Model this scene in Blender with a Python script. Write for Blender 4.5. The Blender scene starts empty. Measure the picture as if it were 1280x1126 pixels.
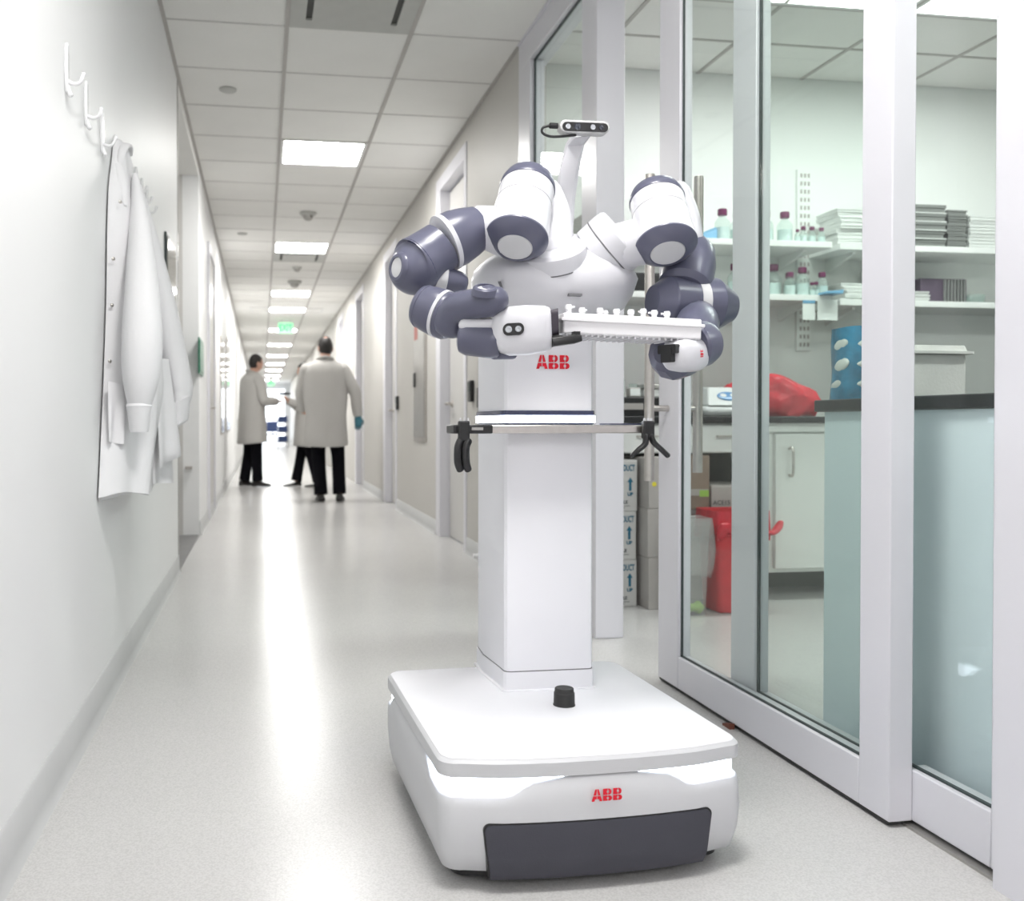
import bpy, bmesh, math, random
from mathutils import Vector, Matrix

random.seed(7)
scene = bpy.context.scene
COL = scene.collection
PI = math.pi

# ------------------------------------------------------------------ camera
CAM_H = 0.8345
cam_data = bpy.data.cameras.new('camera')
cam = bpy.data.objects.new('camera', cam_data)
COL.objects.link(cam)
cam.location = (0.0, 0.0, CAM_H)
cam.rotation_euler = (PI / 2 - 0.0114, 0.0, -0.1522)
cam_data.sensor_fit = 'HORIZONTAL'
cam_data.sensor_width = 36.0
cam_data.lens = 1183.2 / 1280.0 * 36.0
cam_data.shift_x = (640.0 - 508.8) / 1280.0
cam_data.shift_y = (543.8 - 563.0) / 1280.0
cam_data.clip_start = 0.05
cam_data.clip_end = 200.0
cam_data.dof.use_dof = True
cam_data.dof.focus_distance = 1.95
cam_data.dof.aperture_fstop = 5.0
scene.camera = cam

# ------------------------------------------------------------------ world, exposure
world = bpy.data.worlds.new('world')
scene.world = world
world.use_nodes = True
bg = world.node_tree.nodes['Background']
bg.inputs[0].default_value = (0.80, 0.88, 1.0, 1.0)
bg.inputs[1].default_value = 1.0
vs = scene.view_settings
vs.view_transform = 'Standard'
vs.look = 'None'
vs.gamma = 1.0
vs.use_curve_mapping = False
vs.exposure = 1.60
PANEL = 15.5        # emission of the ceiling light panels
LABPANEL = 7.8

# ------------------------------------------------------------------ materials
def mat(name, col, rough=0.5, metal=0.0, spec=0.5, var=0.03, scale=12.0, bump=0.0, bscale=120.0,
        emit=None, estr=0.0, coat=0.0, speck=0.0, speck_scale=400.0):
    m = bpy.data.materials.new(name)
    m.use_nodes = True
    nt = m.node_tree
    b = nt.nodes['Principled BSDF']
    tc = nt.nodes.new('ShaderNodeTexCoord')
    nz = nt.nodes.new('ShaderNodeTexNoise')
    nz.inputs['Scale'].default_value = scale
    nz.inputs['Detail'].default_value = 3.0
    nt.links.new(tc.outputs['Object'], nz.inputs['Vector'])
    rp = nt.nodes.new('ShaderNodeValToRGB')
    lo = [max(0.0, c * (1 - var)) for c in col]
    hi = [min(1.0, c * (1 + var)) for c in col]
    rp.color_ramp.elements[0].position = 0.3
    rp.color_ramp.elements[1].position = 0.7
    rp.color_ramp.elements[0].color = (*lo, 1)
    rp.color_ramp.elements[1].color = (*hi, 1)
    nt.links.new(nz.outputs['Fac'], rp.inputs['Fac'])
    out = rp.outputs['Color']
    if speck > 0:
        n2 = nt.nodes.new('ShaderNodeTexNoise')
        n2.inputs['Scale'].default_value = speck_scale
        n2.inputs['Detail'].default_value = 2.0
        nt.links.new(tc.outputs['Object'], n2.inputs['Vector'])
        r2 = nt.nodes.new('ShaderNodeValToRGB')
        r2.color_ramp.elements[0].position = 0.36
        r2.color_ramp.elements[1].position = 0.60
        r2.color_ramp.elements[0].color = (1 - speck, 1 - speck, 1 - speck, 1)
        r2.color_ramp.elements[1].color = (1, 1, 1, 1)
        nt.links.new(n2.outputs['Fac'], r2.inputs['Fac'])
        mx = nt.nodes.new('ShaderNodeMix')
        mx.data_type = 'RGBA'
        mx.blend_type = 'MULTIPLY'
        mx.inputs[0].default_value = 1.0
        nt.links.new(out, mx.inputs[6])
        nt.links.new(r2.outputs['Color'], mx.inputs[7])
        out = mx.outputs[2]
    nt.links.new(out, b.inputs['Base Color'])
    b.inputs['Roughness'].default_value = rough
    b.inputs['Metallic'].default_value = metal
    b.inputs['Specular IOR Level'].default_value = spec
    b.inputs['Coat Weight'].default_value = coat
    if bump > 0:
        nb = nt.nodes.new('ShaderNodeTexNoise')
        nb.inputs['Scale'].default_value = bscale
        nb.inputs['Detail'].default_value = 3.0
        nt.links.new(tc.outputs['Object'], nb.inputs['Vector'])
        bp = nt.nodes.new('ShaderNodeBump')
        bp.inputs['Strength'].default_value = bump
        bp.inputs['Distance'].default_value = 0.01
        nt.links.new(nb.outputs['Fac'], bp.inputs['Height'])
        nt.links.new(bp.outputs['Normal'], b.inputs['Normal'])
    if emit:
        b.inputs['Emission Color'].default_value = (*emit, 1)
        b.inputs['Emission Strength'].default_value = estr
    return m

def glass_mat(name, tint, refl=1.0, rough=0.0, haze=0.0, hazecol=(0.8, 0.9, 0.88)):
    m = bpy.data.materials.new(name)
    m.use_nodes = True
    nt = m.node_tree
    for n in list(nt.nodes):
        nt.nodes.remove(n)
    o = nt.nodes.new('ShaderNodeOutputMaterial')
    tr = nt.nodes.new('ShaderNodeBsdfTransparent')
    tr.inputs[0].default_value = (*tint, 1)
    gl = nt.nodes.new('ShaderNodeBsdfGlossy')
    gl.inputs['Roughness'].default_value = rough
    lw = nt.nodes.new('ShaderNodeLayerWeight')
    lw.inputs[0].default_value = 0.5
    pw = nt.nodes.new('ShaderNodeMath')
    pw.operation = 'POWER'
    pw.inputs[1].default_value = 5.0
    nt.links.new(lw.outputs['Facing'], pw.inputs[0])
    ml = nt.nodes.new('ShaderNodeMath')
    ml.operation = 'MULTIPLY_ADD'
    ml.inputs[1].default_value = 0.85 * refl
    ml.inputs[2].default_value = 0.03 * refl
    nt.links.new(pw.outputs[0], ml.inputs[0])
    mx = nt.nodes.new('ShaderNodeMixShader')
    nt.links.new(ml.outputs[0], mx.inputs[0])
    first = tr.outputs[0]
    if haze > 0:
        df = nt.nodes.new('ShaderNodeBsdfDiffuse')
        df.inputs[0].default_value = (*hazecol, 1)
        nz = nt.nodes.new('ShaderNodeTexNoise')
        nz.inputs['Scale'].default_value = 6.0
        mr = nt.nodes.new('ShaderNodeMapRange')
        mr.inputs[3].default_value = haze * 0.8
        mr.inputs[4].default_value = haze * 1.2
        nt.links.new(nz.outputs['Fac'], mr.inputs[0])
        m2 = nt.nodes.new('ShaderNodeMixShader')
        nt.links.new(mr.outputs[0], m2.inputs[0])
        nt.links.new(tr.outputs[0], m2.inputs[1])
        nt.links.new(df.outputs[0], m2.inputs[2])
        first = m2.outputs[0]
    nt.links.new(first, mx.inputs[1])
    nt.links.new(gl.outputs[0], mx.inputs[2])
    nt.links.new(mx.outputs[0], o.inputs[0])
    return m

def emis(name, col, s):
    m = bpy.data.materials.new(name)
    m.use_nodes = True
    nt = m.node_tree
    b = nt.nodes['Principled BSDF']
    b.inputs['Base Color'].default_value = (0.8, 0.8, 0.8, 1)
    b.inputs['Roughness'].default_value = 0.4
    b.inputs['Emission Color'].default_value = (*col, 1)
    b.inputs['Emission Strength'].default_value = s
    return m

M = dict(
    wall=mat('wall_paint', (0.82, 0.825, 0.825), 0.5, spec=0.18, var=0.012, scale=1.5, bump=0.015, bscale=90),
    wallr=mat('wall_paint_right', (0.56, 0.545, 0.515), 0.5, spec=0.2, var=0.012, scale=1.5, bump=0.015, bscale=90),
    lab=mat('lab_wall_paint', (0.84, 0.86, 0.84), 0.6, var=0.01, scale=2),
    base=mat('baseboard_vinyl', (0.55, 0.555, 0.555), 0.55, spec=0.2, var=0.02, scale=6),
    floor=mat('floor_resin', (0.575, 0.57, 0.562), 0.23, spec=0.2, var=0.02, scale=1.2, bump=0.02, bscale=260, speck=0.14, speck_scale=260),
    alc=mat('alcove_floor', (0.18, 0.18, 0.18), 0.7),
    tile=mat('ceiling_tile', (0.88, 0.875, 0.85), 0.9, spec=0.1, var=0.015, scale=3, bump=0.15, bscale=220, speck=0.05, speck_scale=300),
    grid=mat('ceiling_grid', (0.46, 0.44, 0.42), 0.5, var=0.03),
    gridc=mat('ceiling_cross_tee', (0.58, 0.57, 0.55), 0.5, var=0.03),
    frame=mat('painted_frame', (0.70, 0.695, 0.74), 0.3, spec=0.5, var=0.01, scale=3),
    doorp=mat('door_paint', (0.60, 0.59, 0.57), 0.35, var=0.015, scale=3),
    gasket=mat('gasket_rubber', (0.03, 0.045, 0.045), 0.4),
    steel=mat('brushed_steel', (0.55, 0.52, 0.49), 0.28, metal=1.0, var=0.06, scale=40),
    steel2=mat('dull_steel_panel', (0.42, 0.41, 0.39), 0.3, metal=0.7, var=0.04),
    black=mat('black_plastic', (0.012, 0.012, 0.013), 0.35, var=0.1),
    rubber=mat('black_rubber', (0.02, 0.02, 0.02), 0.55, var=0.1),
    panel=emis('light_diffuser', (1.0, 0.985, 0.96), PANEL),
    labpanel=emis('lab_light_diffuser', (0.97, 1.0, 0.98), LABPANEL),
    fixture=mat('fixture_white', (0.75, 0.75, 0.74), 0.4),
    vent=mat('vent_metal', (0.50, 0.505, 0.48), 0.5),
    ventd=mat('vent_slot', (0.10, 0.10, 0.095), 0.7),
    white=mat('robot_white', (0.66, 0.658, 0.695), 0.28, spec=0.5, var=0.008, scale=8, bump=0.004, bscale=500),
    whitem=mat('robot_cover_white', (0.82, 0.82, 0.86), 0.45, var=0.008, scale=8, bump=0.02, bscale=700),
    whiteg=mat('robot_base_grey', (0.60, 0.605, 0.625), 0.45, var=0.008, scale=8, bump=0.02, bscale=700),
    grey=mat('robot_grey', (0.105, 0.108, 0.160), 0.28, spec=0.5, var=0.03, scale=9, bump=0.004, bscale=500),
    disc=mat('robot_disc', (0.62, 0.62, 0.63), 0.45, var=0.02),
    bump=mat('bumper_grey', (0.050, 0.050, 0.066), 0.55, var=0.04, bump=0.05, bscale=400),
    seam=mat('dark_seam', (0.16, 0.16, 0.17), 0.6),
    purple=mat('gripper_mount', (0.035, 0.028, 0.04), 0.5),
    red=mat('logo_red', (0.75, 0.005, 0.025), 0.4, var=0.03),
    strip=emis('light_strip', (0.80, 0.88, 1.0), 3.2),
    navy=mat('ring_navy', (0.035, 0.04, 0.085), 0.2, var=0.05),
    lens=mat('lens_glass', (0.02, 0.025, 0.04), 0.08, spec=0.8),
    lensw=mat('lens_rim', (0.45, 0.47, 0.5), 0.25, metal=0.5),
    alu=mat('camera_aluminium', (0.60, 0.60, 0.60), 0.35, metal=0.4),
    rack=mat('rack_plastic', (0.84, 0.83, 0.85), 0.35, var=0.005),
    rackd=mat('rack_ribs', (0.70, 0.69, 0.72), 0.5),
    clear=mat('clear_plastic', (0.85, 0.85, 0.87), 0.15, spec=0.6),
    coat=mat('coat_cotton', (0.76, 0.757, 0.77), 0.85, spec=0.15, var=0.012, scale=5, bump=0.05, bscale=160),
    coat2=mat('worn_coat_cotton', (0.48, 0.47, 0.45), 0.9, spec=0.1, var=0.02, scale=5, bump=0.1, bscale=60),
    hook=mat('hook_enamel', (0.84, 0.84, 0.85), 0.2, spec=0.6),
    skin=mat('skin', (0.52, 0.30, 0.22), 0.5, var=0.05),
    hair=mat('dark_hair', (0.010, 0.007, 0.006), 0.6, var=0.2, bump=0.2, bscale=80),
    trous=mat('dark_trousers', (0.004, 0.004, 0.006), 0.9, spec=0.1, var=0.1),
    shoe=mat('shoe_leather', (0.008, 0.006, 0.006), 0.5, var=0.1),
    glove=mat('nitrile_glove', (0.05, 0.20, 0.26), 0.5),
    green=mat('sign_green', (0.02, 0.45, 0.12), 0.4, emit=(0.02, 0.55, 0.12), estr=0.6),
    greenp=mat('sign_panel', (0.45, 0.75, 0.5), 0.3, emit=(0.25, 0.75, 0.35), estr=0.4),
    greend=mat('sign_green_plate', (0.03, 0.18, 0.11), 0.3),
    board=mat('glossy_board', (0.30, 0.29, 0.26), 0.08, spec=0.8),
    day=emis('daylit_window', (0.85, 0.92, 1.0), 1.2),
    bluec=mat('blue_fabric', (0.05, 0.08, 0.20), 0.8),
    counter=mat('black_epoxy', (0.012, 0.012, 0.014), 0.3, var=0.1),
    bpanel=mat('bench_panel', (0.76, 0.84, 0.90), 0.4, var=0.02, scale=2),
    cab=mat('cabinet_white', (0.80, 0.82, 0.80), 0.4, var=0.01),
    dark=mat('recess_shade', (0.16, 0.17, 0.165), 0.7),  # dark tone puts the shade under the lab bench into the colour
    shelf=mat('shelf_white', (0.84, 0.86, 0.84), 0.4, var=0.01),
    purplecap=mat('purple_cap', (0.17, 0.025, 0.10), 0.4),
    bglass=glass_mat('bottle_glass', (0.90, 0.95, 0.93), refl=1.0, haze=0.12),
    liquid=mat('clear_liquid', (0.70, 0.80, 0.80), 0.2),
    redbag=mat('red_bag', (0.62, 0.03, 0.05), 0.3, var=0.2, scale=14, bump=0.5, bscale=18),
    redbin=mat('red_bin', (0.58, 0.035, 0.045), 0.35, var=0.1),
    redpale=glass_mat('red_bag_film', (0.9, 0.45, 0.45), haze=0.5, hazecol=(0.6, 0.15, 0.16)),
    clearbag=glass_mat('clear_bag_film', (0.93, 0.94, 0.93), haze=0.22, hazecol=(0.88, 0.88, 0.87), rough=0.15),
    bluebag=mat('blue_bag', (0.025, 0.19, 0.34), 0.3, var=0.45, scale=22, bump=0.4, bscale=20),
    whitebag=mat('white_packet', (0.72, 0.72, 0.70), 0.5, var=0.1),
    foam=mat('foam_box', (0.85, 0.84, 0.81), 0.8, bump=0.1, bscale=150),
    card=mat('cardboard', (0.27, 0.21, 0.165), 0.85, var=0.06),
    cardw=mat('white_carton', (0.58, 0.575, 0.56), 0.7, var=0.02),
    cardg=mat('grey_carton', (0.44, 0.42, 0.40), 0.7, var=0.05),
    ink=mat('teal_ink', (0.02, 0.13, 0.21), 0.7),
    inkd=mat('dark_ink', (0.05, 0.06, 0.07), 0.7),
    lime=mat('lime_label', (0.35, 0.62, 0.10), 0.6),
    yellow=mat('yellow_label', (0.70, 0.62, 0.05), 0.6),
    plate=mat('plate_white', (0.76, 0.78, 0.76), 0.4),
    plated=mat('plate_grey', (0.20, 0.21, 0.20), 0.5),
    plum=mat('plum_rack', (0.09, 0.065, 0.10), 0.5, var=0.15),
    paper=mat('paper', (0.82, 0.86, 0.84), 0.8),
    bluep=mat('blue_plastic', (0.16, 0.38, 0.58), 0.4),
    screen=mat('blue_screen', (0.12, 0.28, 0.52), 0.2),
    instr=mat('instrument_white', (0.68, 0.70, 0.70), 0.4),
    orange=mat('orange_door_wedge', (0.16, 0.05, 0.03), 0.6),
    glass=glass_mat('partition_glass', (0.965, 0.990, 0.976), refl=0.8),
)

# ------------------------------------------------------------------ mesh helpers
ORG = {}

def link(o):
    COL.objects.link(o)
    return o

class MB:
    def __init__(s):
        s.v = []
        s.f = []
    def add(s, vs, fs):
        n = len(s.v)
        s.v += [Vector(p) for p in vs]
        s.f += [tuple(i + n for i in f) for f in fs]
        return s
    def box(s, x0, x1, y0, y1, z0, z1):
        x0, x1 = min(x0, x1), max(x0, x1)
        y0, y1 = min(y0, y1), max(y0, y1)
        z0, z1 = min(z0, z1), max(z0, z1)
        return s.add([(x0, y0, z0), (x1, y0, z0), (x1, y1, z0), (x0, y1, z0), (x0, y0, z1), (x1, y0, z1), (x1, y1, z1), (x0, y1, z1)],
                     [(0, 3, 2, 1), (4, 5, 6, 7), (0, 1, 5, 4), (1, 2, 6, 5), (2, 3, 7, 6), (3, 0, 4, 7)])
    def loft(s, rings, cap0=True, cap1=True, closed=True):
        n = len(rings[0])
        vs = [p for r in rings for p in r]
        fs = []
        for i in range(len(rings) - 1):
            for j in range(n if closed else n - 1):
                k = (j + 1) % n
                fs.append((i * n + j, i * n + k, (i + 1) * n + k, (i + 1) * n + j))
        if cap0:
            fs.append(tuple(reversed(range(n))))
        if cap1:
            fs.append(tuple((len(rings) - 1) * n + j for j in range(n)))
        return s.add(vs, fs)
    def lathe(s, p0, axis, prof, n=32, sx=1.0, up=None):
        """prof: list of (t along axis, radius)"""
        a = Vector(axis).normalized()
        p0 = Vector(p0)
        ref = Vector(up) if up else (Vector((0, 0, 1)) if abs(a.z) < 0.9 else Vector((0, 1, 0)))
        e1 = a.cross(ref).normalized()
        e2 = a.cross(e1).normalized()
        rings = []
        for t, r in prof:
            rings.append([p0 + a * t + (e1 * math.cos(2 * PI * j / n) * sx + e2 * math.sin(2 * PI * j / n)) * max(r, 1e-4) for j in range(n)])
        return s.loft(rings)
    def sweep(s, pts, rad, n=20, sq=1.0, rnd=True, sub=5):
        """smooth tube through pts with radius per point; sq squashes the second axis"""
        pts = [Vector(p[:3]) for p in pts]
        P, R = [], []
        m = len(pts)
        for i in range(m - 1):
            a = pts[max(i - 1, 0)]; b = pts[i]; c = pts[i + 1]; d = pts[min(i + 2, m - 1)]
            ra = rad[max(i - 1, 0)]; rb = rad[i]; rc = rad[i + 1]; rd = rad[min(i + 2, m - 1)]
            for k in range(sub):
                t = k / sub
                f = lambda w, x, y, z: 0.5 * ((2 * x) + (y - w) * t + (2 * w - 5 * x + 4 * y - z) * t * t + (3 * x - w - 3 * y + z) * t ** 3)
                P.append(Vector([f(a[q], b[q], c[q], d[q]) for q in range(3)]))
                R.append(max(f(ra, rb, rc, rd), 1e-4))
        P.append(pts[-1]); R.append(rad[-1])
        if rnd:
            d0 = (P[0] - P[1]).normalized(); d1 = (P[-1] - P[-2]).normalized()
            pre, prr, post, por = [], [], [], []
            for k in (3, 2, 1):
                th = k / 3 * PI / 2 * 0.97
                pre.append(P[0] + d0 * R[0] * math.sin(th) * 0.8); prr.append(R[0] * math.cos(th))
            for k in (1, 2, 3):
                th = k / 3 * PI / 2 * 0.97
                post.append(P[-1] + d1 * R[-1] * math.sin(th) * 0.8); por.append(R[-1] * math.cos(th))
            P = pre + P + post; R = prr + R + por
        rings = []
        e1 = None
        for i in range(len(P)):
            t = (P[min(i + 1, len(P) - 1)] - P[max(i - 1, 0)]).normalized()
            if e1 is None:
                ref = Vector((0, 0, 1)) if abs(t.z) < 0.9 else Vector((0, 1, 0))
                e1 = t.cross(ref).normalized()
            else:
                e1 = (e1 - t * e1.dot(t)).normalized()
            e2 = t.cross(e1)
            rings.append([P[i] + (e1 * math.cos(2 * PI * j / n) + e2 * math.sin(2 * PI * j / n) * sq) * R[i] for j in range(n)])
        return s.loft(rings)
    def ell(s, c, r, nu=16, nv=10, fn=None):
        c = Vector(c)
        vs = [(0, 0, -1)]
        for i in range(1, nv):
            th = PI * i / nv
            for j in range(nu):
                ph = 2 * PI * j / nu
                vs.append((math.sin(th) * math.cos(ph), math.sin(th) * math.sin(ph), -math.cos(th)))
        vs.append((0, 0, 1))
        fs = [(0, 1 + (j + 1) % nu, 1 + j) for j in range(nu)]
        for i in range(nv - 2):
            for j in range(nu):
                a = 1 + i * nu + j; b = 1 + i * nu + (j + 1) % nu
                fs.append((a, b, b + nu, a + nu))
        l = len(vs) - 1
        o = 1 + (nv - 2) * nu
        fs += [(l, o + j, o + (j + 1) % nu) for j in range(nu)]
        pts = []
        for p in vs:
            q = fn(*p) if fn else p
            pts.append((c.x + q[0] * r[0], c.y + q[1] * r[1], c.z + q[2] * r[2]))
        return s.add(pts, fs)
    def prism(s, poly, fn, d0, d1):
        """poly 2D, fn(u, v, d) -> 3D"""
        n = len(poly)
        vs = [fn(u, v, d0) for u, v in poly] + [fn(u, v, d1) for u, v in poly]
        fs = [tuple(range(n)), tuple(range(2 * n - 1, n - 1, -1))]
        for j in range(n):
            k = (j + 1) % n
            fs.append((j, j + n, k + n, k))
        return s.add(vs, fs)
    def xf(s, mtx):
        s.v = [mtx @ p for p in s.v]
        return s
    def build(s, name, m, parent=None, smooth=True, angle=35, bevel=0.0, label=None, seg=2):
        me = bpy.data.meshes.new(name)
        if parent is not None:
            org = ORG.get(parent.name, Vector((0, 0, 0)))
        else:
            xs = [p.x for p in s.v]; ys = [p.y for p in s.v]; zs = [p.z for p in s.v]
            org = Vector(((min(xs) + max(xs)) / 2, (min(ys) + max(ys)) / 2, min(zs)))
        me.from_pydata([tuple(p - org) for p in s.v], [], s.f)
        bm = bmesh.new()
        bm.from_mesh(me)
        bmesh.ops.recalc_face_normals(bm, faces=bm.faces)
        bm.to_mesh(me)
        bm.free()
        if smooth:
            me.polygons.foreach_set('use_smooth', [True] * len(me.polygons))
            me.set_sharp_from_angle(angle=math.radians(angle))
        me.materials.append(M[m] if isinstance(m, str) else m)
        o = link(bpy.data.objects.new(name, me))
        if parent is not None:
            o.parent = parent
        else:
            o.location = org
        ORG[o.name] = org
        if bevel > 0:
            bv = o.modifiers.new('bevel', 'BEVEL')
            bv.width = bevel
            bv.segments = seg
            bv.limit_method = 'ANGLE'
            bv.angle_limit = math.radians(40)
        if label:
            o['label'] = label
        return o

def bx(name, m, parent, *b, bevel=0.0, label=None):
    return MB().box(*b).build(name, m, parent, smooth=bevel > 0, bevel=bevel, label=label)

def tag(o, label=None, cat=None, group=None, kind=None):
    if label: o['label'] = label
    if cat: o['category'] = cat
    if group: o['group'] = group
    if kind: o['kind'] = kind
    return o

def thing(name, label, cat, loc=(0, 0, 0), group=None, kind=None):
    o = bpy.data.objects.new(name, None)
    link(o)
    o.empty_display_size = 0.1
    o.location = loc
    ORG[o.name] = Vector(loc)
    return tag(o, label, cat, group, kind)

def struct(name, loc=(0, 0, 0), label=None, cat=None):
    return thing(name, label, cat, loc, kind='structure')

def copy_tree(o, parent=None):
    c = o.copy()
    link(c)
    c.parent = parent
    for ch in list(o.children):
        copy_tree(ch, c)
    return c

def text_mesh(body, size, fn, depth=0.001, align='CENTER', bold=0.0):
    """flat lettering; fn(u, v, d) -> world"""
    cu = bpy.data.curves.new('lettering', 'FONT')
    cu.body = body
    cu.size = size
    cu.align_x = align
    cu.align_y = 'CENTER'
    cu.extrude = depth / 2
    cu.offset = bold
    cu.resolution_u = 3
    o = bpy.data.objects.new('lettering', cu)
    me = bpy.data.meshes.new_from_object(o)
    mb = MB()
    mb.add([fn(v.co.x, v.co.y, v.co.z) for v in me.vertices], [tuple(p.vertices) for p in me.polygons])
    bpy.data.objects.remove(o)
    bpy.data.meshes.remove(me)
    return mb

def rrect(x0, x1, y0, y1, r, n=5):
    pts = []
    for cx, cy, a0 in ((x1 - r, y0 + r, -PI / 2), (x1 - r, y1 - r, 0), (x0 + r, y1 - r, PI / 2), (x0 + r, y0 + r, PI)):
        for k in range(n + 1):
            a = a0 + PI / 2 * k / n
            pts.append((cx + r * math.cos(a), cy + r * math.sin(a)))
    return pts

# ================================================================== THE SETTING
XL, XR, HC = -0.466, 1.311, 2.767
fl = tag(bx('floor', 'floor', None, -2.2, 6.6, -6.0, 48.0, -0.06, 0.0), 'pale grey speckled resin floor', 'floor', kind='structure')

# ceiling: slabs, individual lay-in tiles and grid
GX0, GX1 = 0.124, 0.734
ROW0 = 4.661
ce = struct('ceiling', (0, 0, HC), 'suspended ceiling of pale square tiles', 'ceiling')
bx('ceiling_slab', 'tile', ce, -2.2, 6.6, -6.0, 48.0, HC + 0.05, HC + 0.10)
tile_me = {}
def lay_tile(x0, x1, y0, y1, me_key):
    if me_key not in tile_me:
        o = MB().box(x0 + 0.008, x1 - 0.008, y0 + 0.005, y1 - 0.005, HC + 0.004, HC + 0.02).build('tile', 'tile', ce, smooth=False)
        me = o.data
        c = Vector(((x0 + x1) / 2, (y0 + y1) / 2, HC)) - ORG[ce.name]
        me.transform(Matrix.Translation(-c))
        o.location = c
        tile_me[me_key] = o
        return o
    o = tile_me[me_key].copy()
    link(o)
    o.location = Vector(((x0 + x1) / 2, (y0 + y1) / 2, HC)) - ORG[ce.name]
    return o
LIGHT_ROWS = {-15: 1, -6: 1, 3: 1, 9: 1, 15: 1}
VENT_ROWS = {-1: 1, 10: 1}
colx = [(XL, GX0), (GX0, GX1), (GX1, XR)]
for row in range(-3, 17):
    for ci, (x0, x1) in enumerate(colx):
        if ci == 1 and (row in LIGHT_ROWS or row in VENT_ROWS):
            continue
        lay_tile(x0, x1, ROW0 + 0.61 * row, ROW0 + 0.61 * (row + 1), ('c', ci))
YT0, YT1 = ROW0 - 3 * 0.61, ROW0 + 17 * 0.61
def far_pieces(y0, y1, holes):
    mb = MB()
    mb.box(XL, GX0, y0, y1, HC + 0.004, HC + 0.02)
    mb.box(GX1, XR, y0, y1, HC + 0.004, HC + 0.02)
    ys = y0
    for h0, h1 in holes:
        if h0 > ys:
            mb.box(GX0, GX1, ys, h0, HC + 0.004, HC + 0.02)
        ys = h1
    mb.box(GX0, GX1, ys, y1, HC + 0.004, HC + 0.02)
    return mb
FAR_LIGHTS = [19.65, 23.3, 27.0, 30.65, 34.3, 38.0, 41.6]
o = far_pieces(YT1, 45.0, [(16.15 - 0.305, 16.15 + 0.305)] + [(y - 0.305, y + 0.305) for y in FAR_LIGHTS]).build('far_tile_field', 'tile', ce, smooth=False)
o = far_pieces(-6.0, YT0, [(ROW0 - 15 * 0.61, ROW0 - 14 * 0.61), (-2.6 - 0.305, -2.6 + 0.305), (ROW0 - 6 * 0.61, ROW0 - 5 * 0.61)]).build('near_tile_field', 'tile', ce, smooth=False)
for x in (GX0, GX1):
    bx('runner', 'grid', ce, x - 0.010, x + 0.010, -6.0, 45.0, HC - 0.002, HC + 0.03)
bx('wall_angle', 'grid', ce, XL, XL + 0.018, -6.0, 45.0, HC - 0.004, HC + 0.03)
bx('wall_angle', 'grid', ce, XR - 0.018, XR, 4.72, 45.0, HC - 0.004, HC + 0.03)
bx('wall_angle', 'frame', ce, XR - 0.018, XR, -6.0, 4.72, HC - 0.004, HC + 0.03)
tee = None
for row in range(-2, 18):
    y = ROW0 + 0.61 * row
    for x0, x1 in colx:
        bx('cross_tee', 'gridc', ce, x0 + 0.012, x1 - 0.012, y - 0.005, y + 0.005, HC + 0.001, HC + 0.025)
# lab ceiling
LX = [1.40, 1.742, 2.375, 2.99, 3.62, 4.23, 4.84, 6.6]
LY = [-1.0, 2.67, 3.28, 3.745, 4.075, 4.50, 4.93]
for i in range(len(LX) - 1):
    for j in range(len(LY) - 1):
        if LY[j] == 3.745 and LX[i] in (1.742, 2.375, 2.99, 3.62):
            continue
        if LY[j] == -1.0:
            continue
        MB().box(LX[i] + 0.007, LX[i + 1] - 0.007, LY[j] + 0.007, LY[j + 1] - 0.007, HC + 0.002, HC + 0.02).build('tile', 'tile', ce, smooth=False)
MB().box(1.40, 6.6, -1.0, 0.90, HC + 0.002, HC + 0.02).box(1.40, 6.6, 1.20, 2.66, HC + 0.002, HC + 0.02).box(1.4, 1.742, .9, 1.2, HC + 0.002, HC + 0.02).box(4.84, 6.6, .9, 1.2, HC + 0.002, HC + 0.02).build('near_tile_field', 'tile', ce, smooth=False)
for x in LX[1:-1]:
    bx('runner', 'grid', ce, x - 0.010, x + 0.010, 2.67, 4.93, HC - 0.003, HC + 0.02)
for y in LY[1:-1]:
    bx('cross_tee', 'grid', ce, 1.40, 6.6, y - 0.008, y + 0.008, HC - 0.002, HC + 0.02)

# left wall, alcove
AL0, AL1 = 5.445, 7.28
wl = struct('wall_left', (XL, 0, 0), 'white painted wall on the left side of the corridor', 'wall')
bx('wall_panel', 'wall', wl, XL - 0.12, XL, -6.0, AL0, 0.0, HC + 0.05)
bx('wall_panel', 'wall', wl, XL - 0.12, XL, AL1, 45.0, 0.0, HC + 0.05)
bx('alcove_side', 'wall', wl, XL - 1.5, XL - 0.12, AL0 - 0.12, AL0, 0.0, HC + 0.05)
bx('alcove_side', 'doorp', wl, XL - 1.5, XL - 0.12, AL1, AL1 + 0.12, 0.0, HC + 0.05)
bx('alcove_back', 'wall', wl, XL - 1.6, XL - 1.5, AL0 - 0.12, AL1 + 0.12, 0.0, HC + 0.05)
bx('alcove_soffit', 'tile', wl, XL - 1.5, XL - 0.001, AL0, AL1, 2.70, HC + 0.03)
bx('corner_trim', 'steel2', wl, XL - 0.03, XL + 0.004, AL0 - 0.002, AL0 + 0.02, 0.0, HC)
bx('door_jamb', 'gasket', wl, XL - 0.10, XL - 0.004, AL0 + 0.022, AL0 + 0.05, 0.0, 2.25)
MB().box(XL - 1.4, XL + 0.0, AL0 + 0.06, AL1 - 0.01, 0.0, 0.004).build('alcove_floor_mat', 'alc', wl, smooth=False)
bx('alcove_handle', 'steel', wl, XL - 0.10, XL - 0.05, AL1 - 0.06, AL1, 0.50, 0.52)
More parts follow.
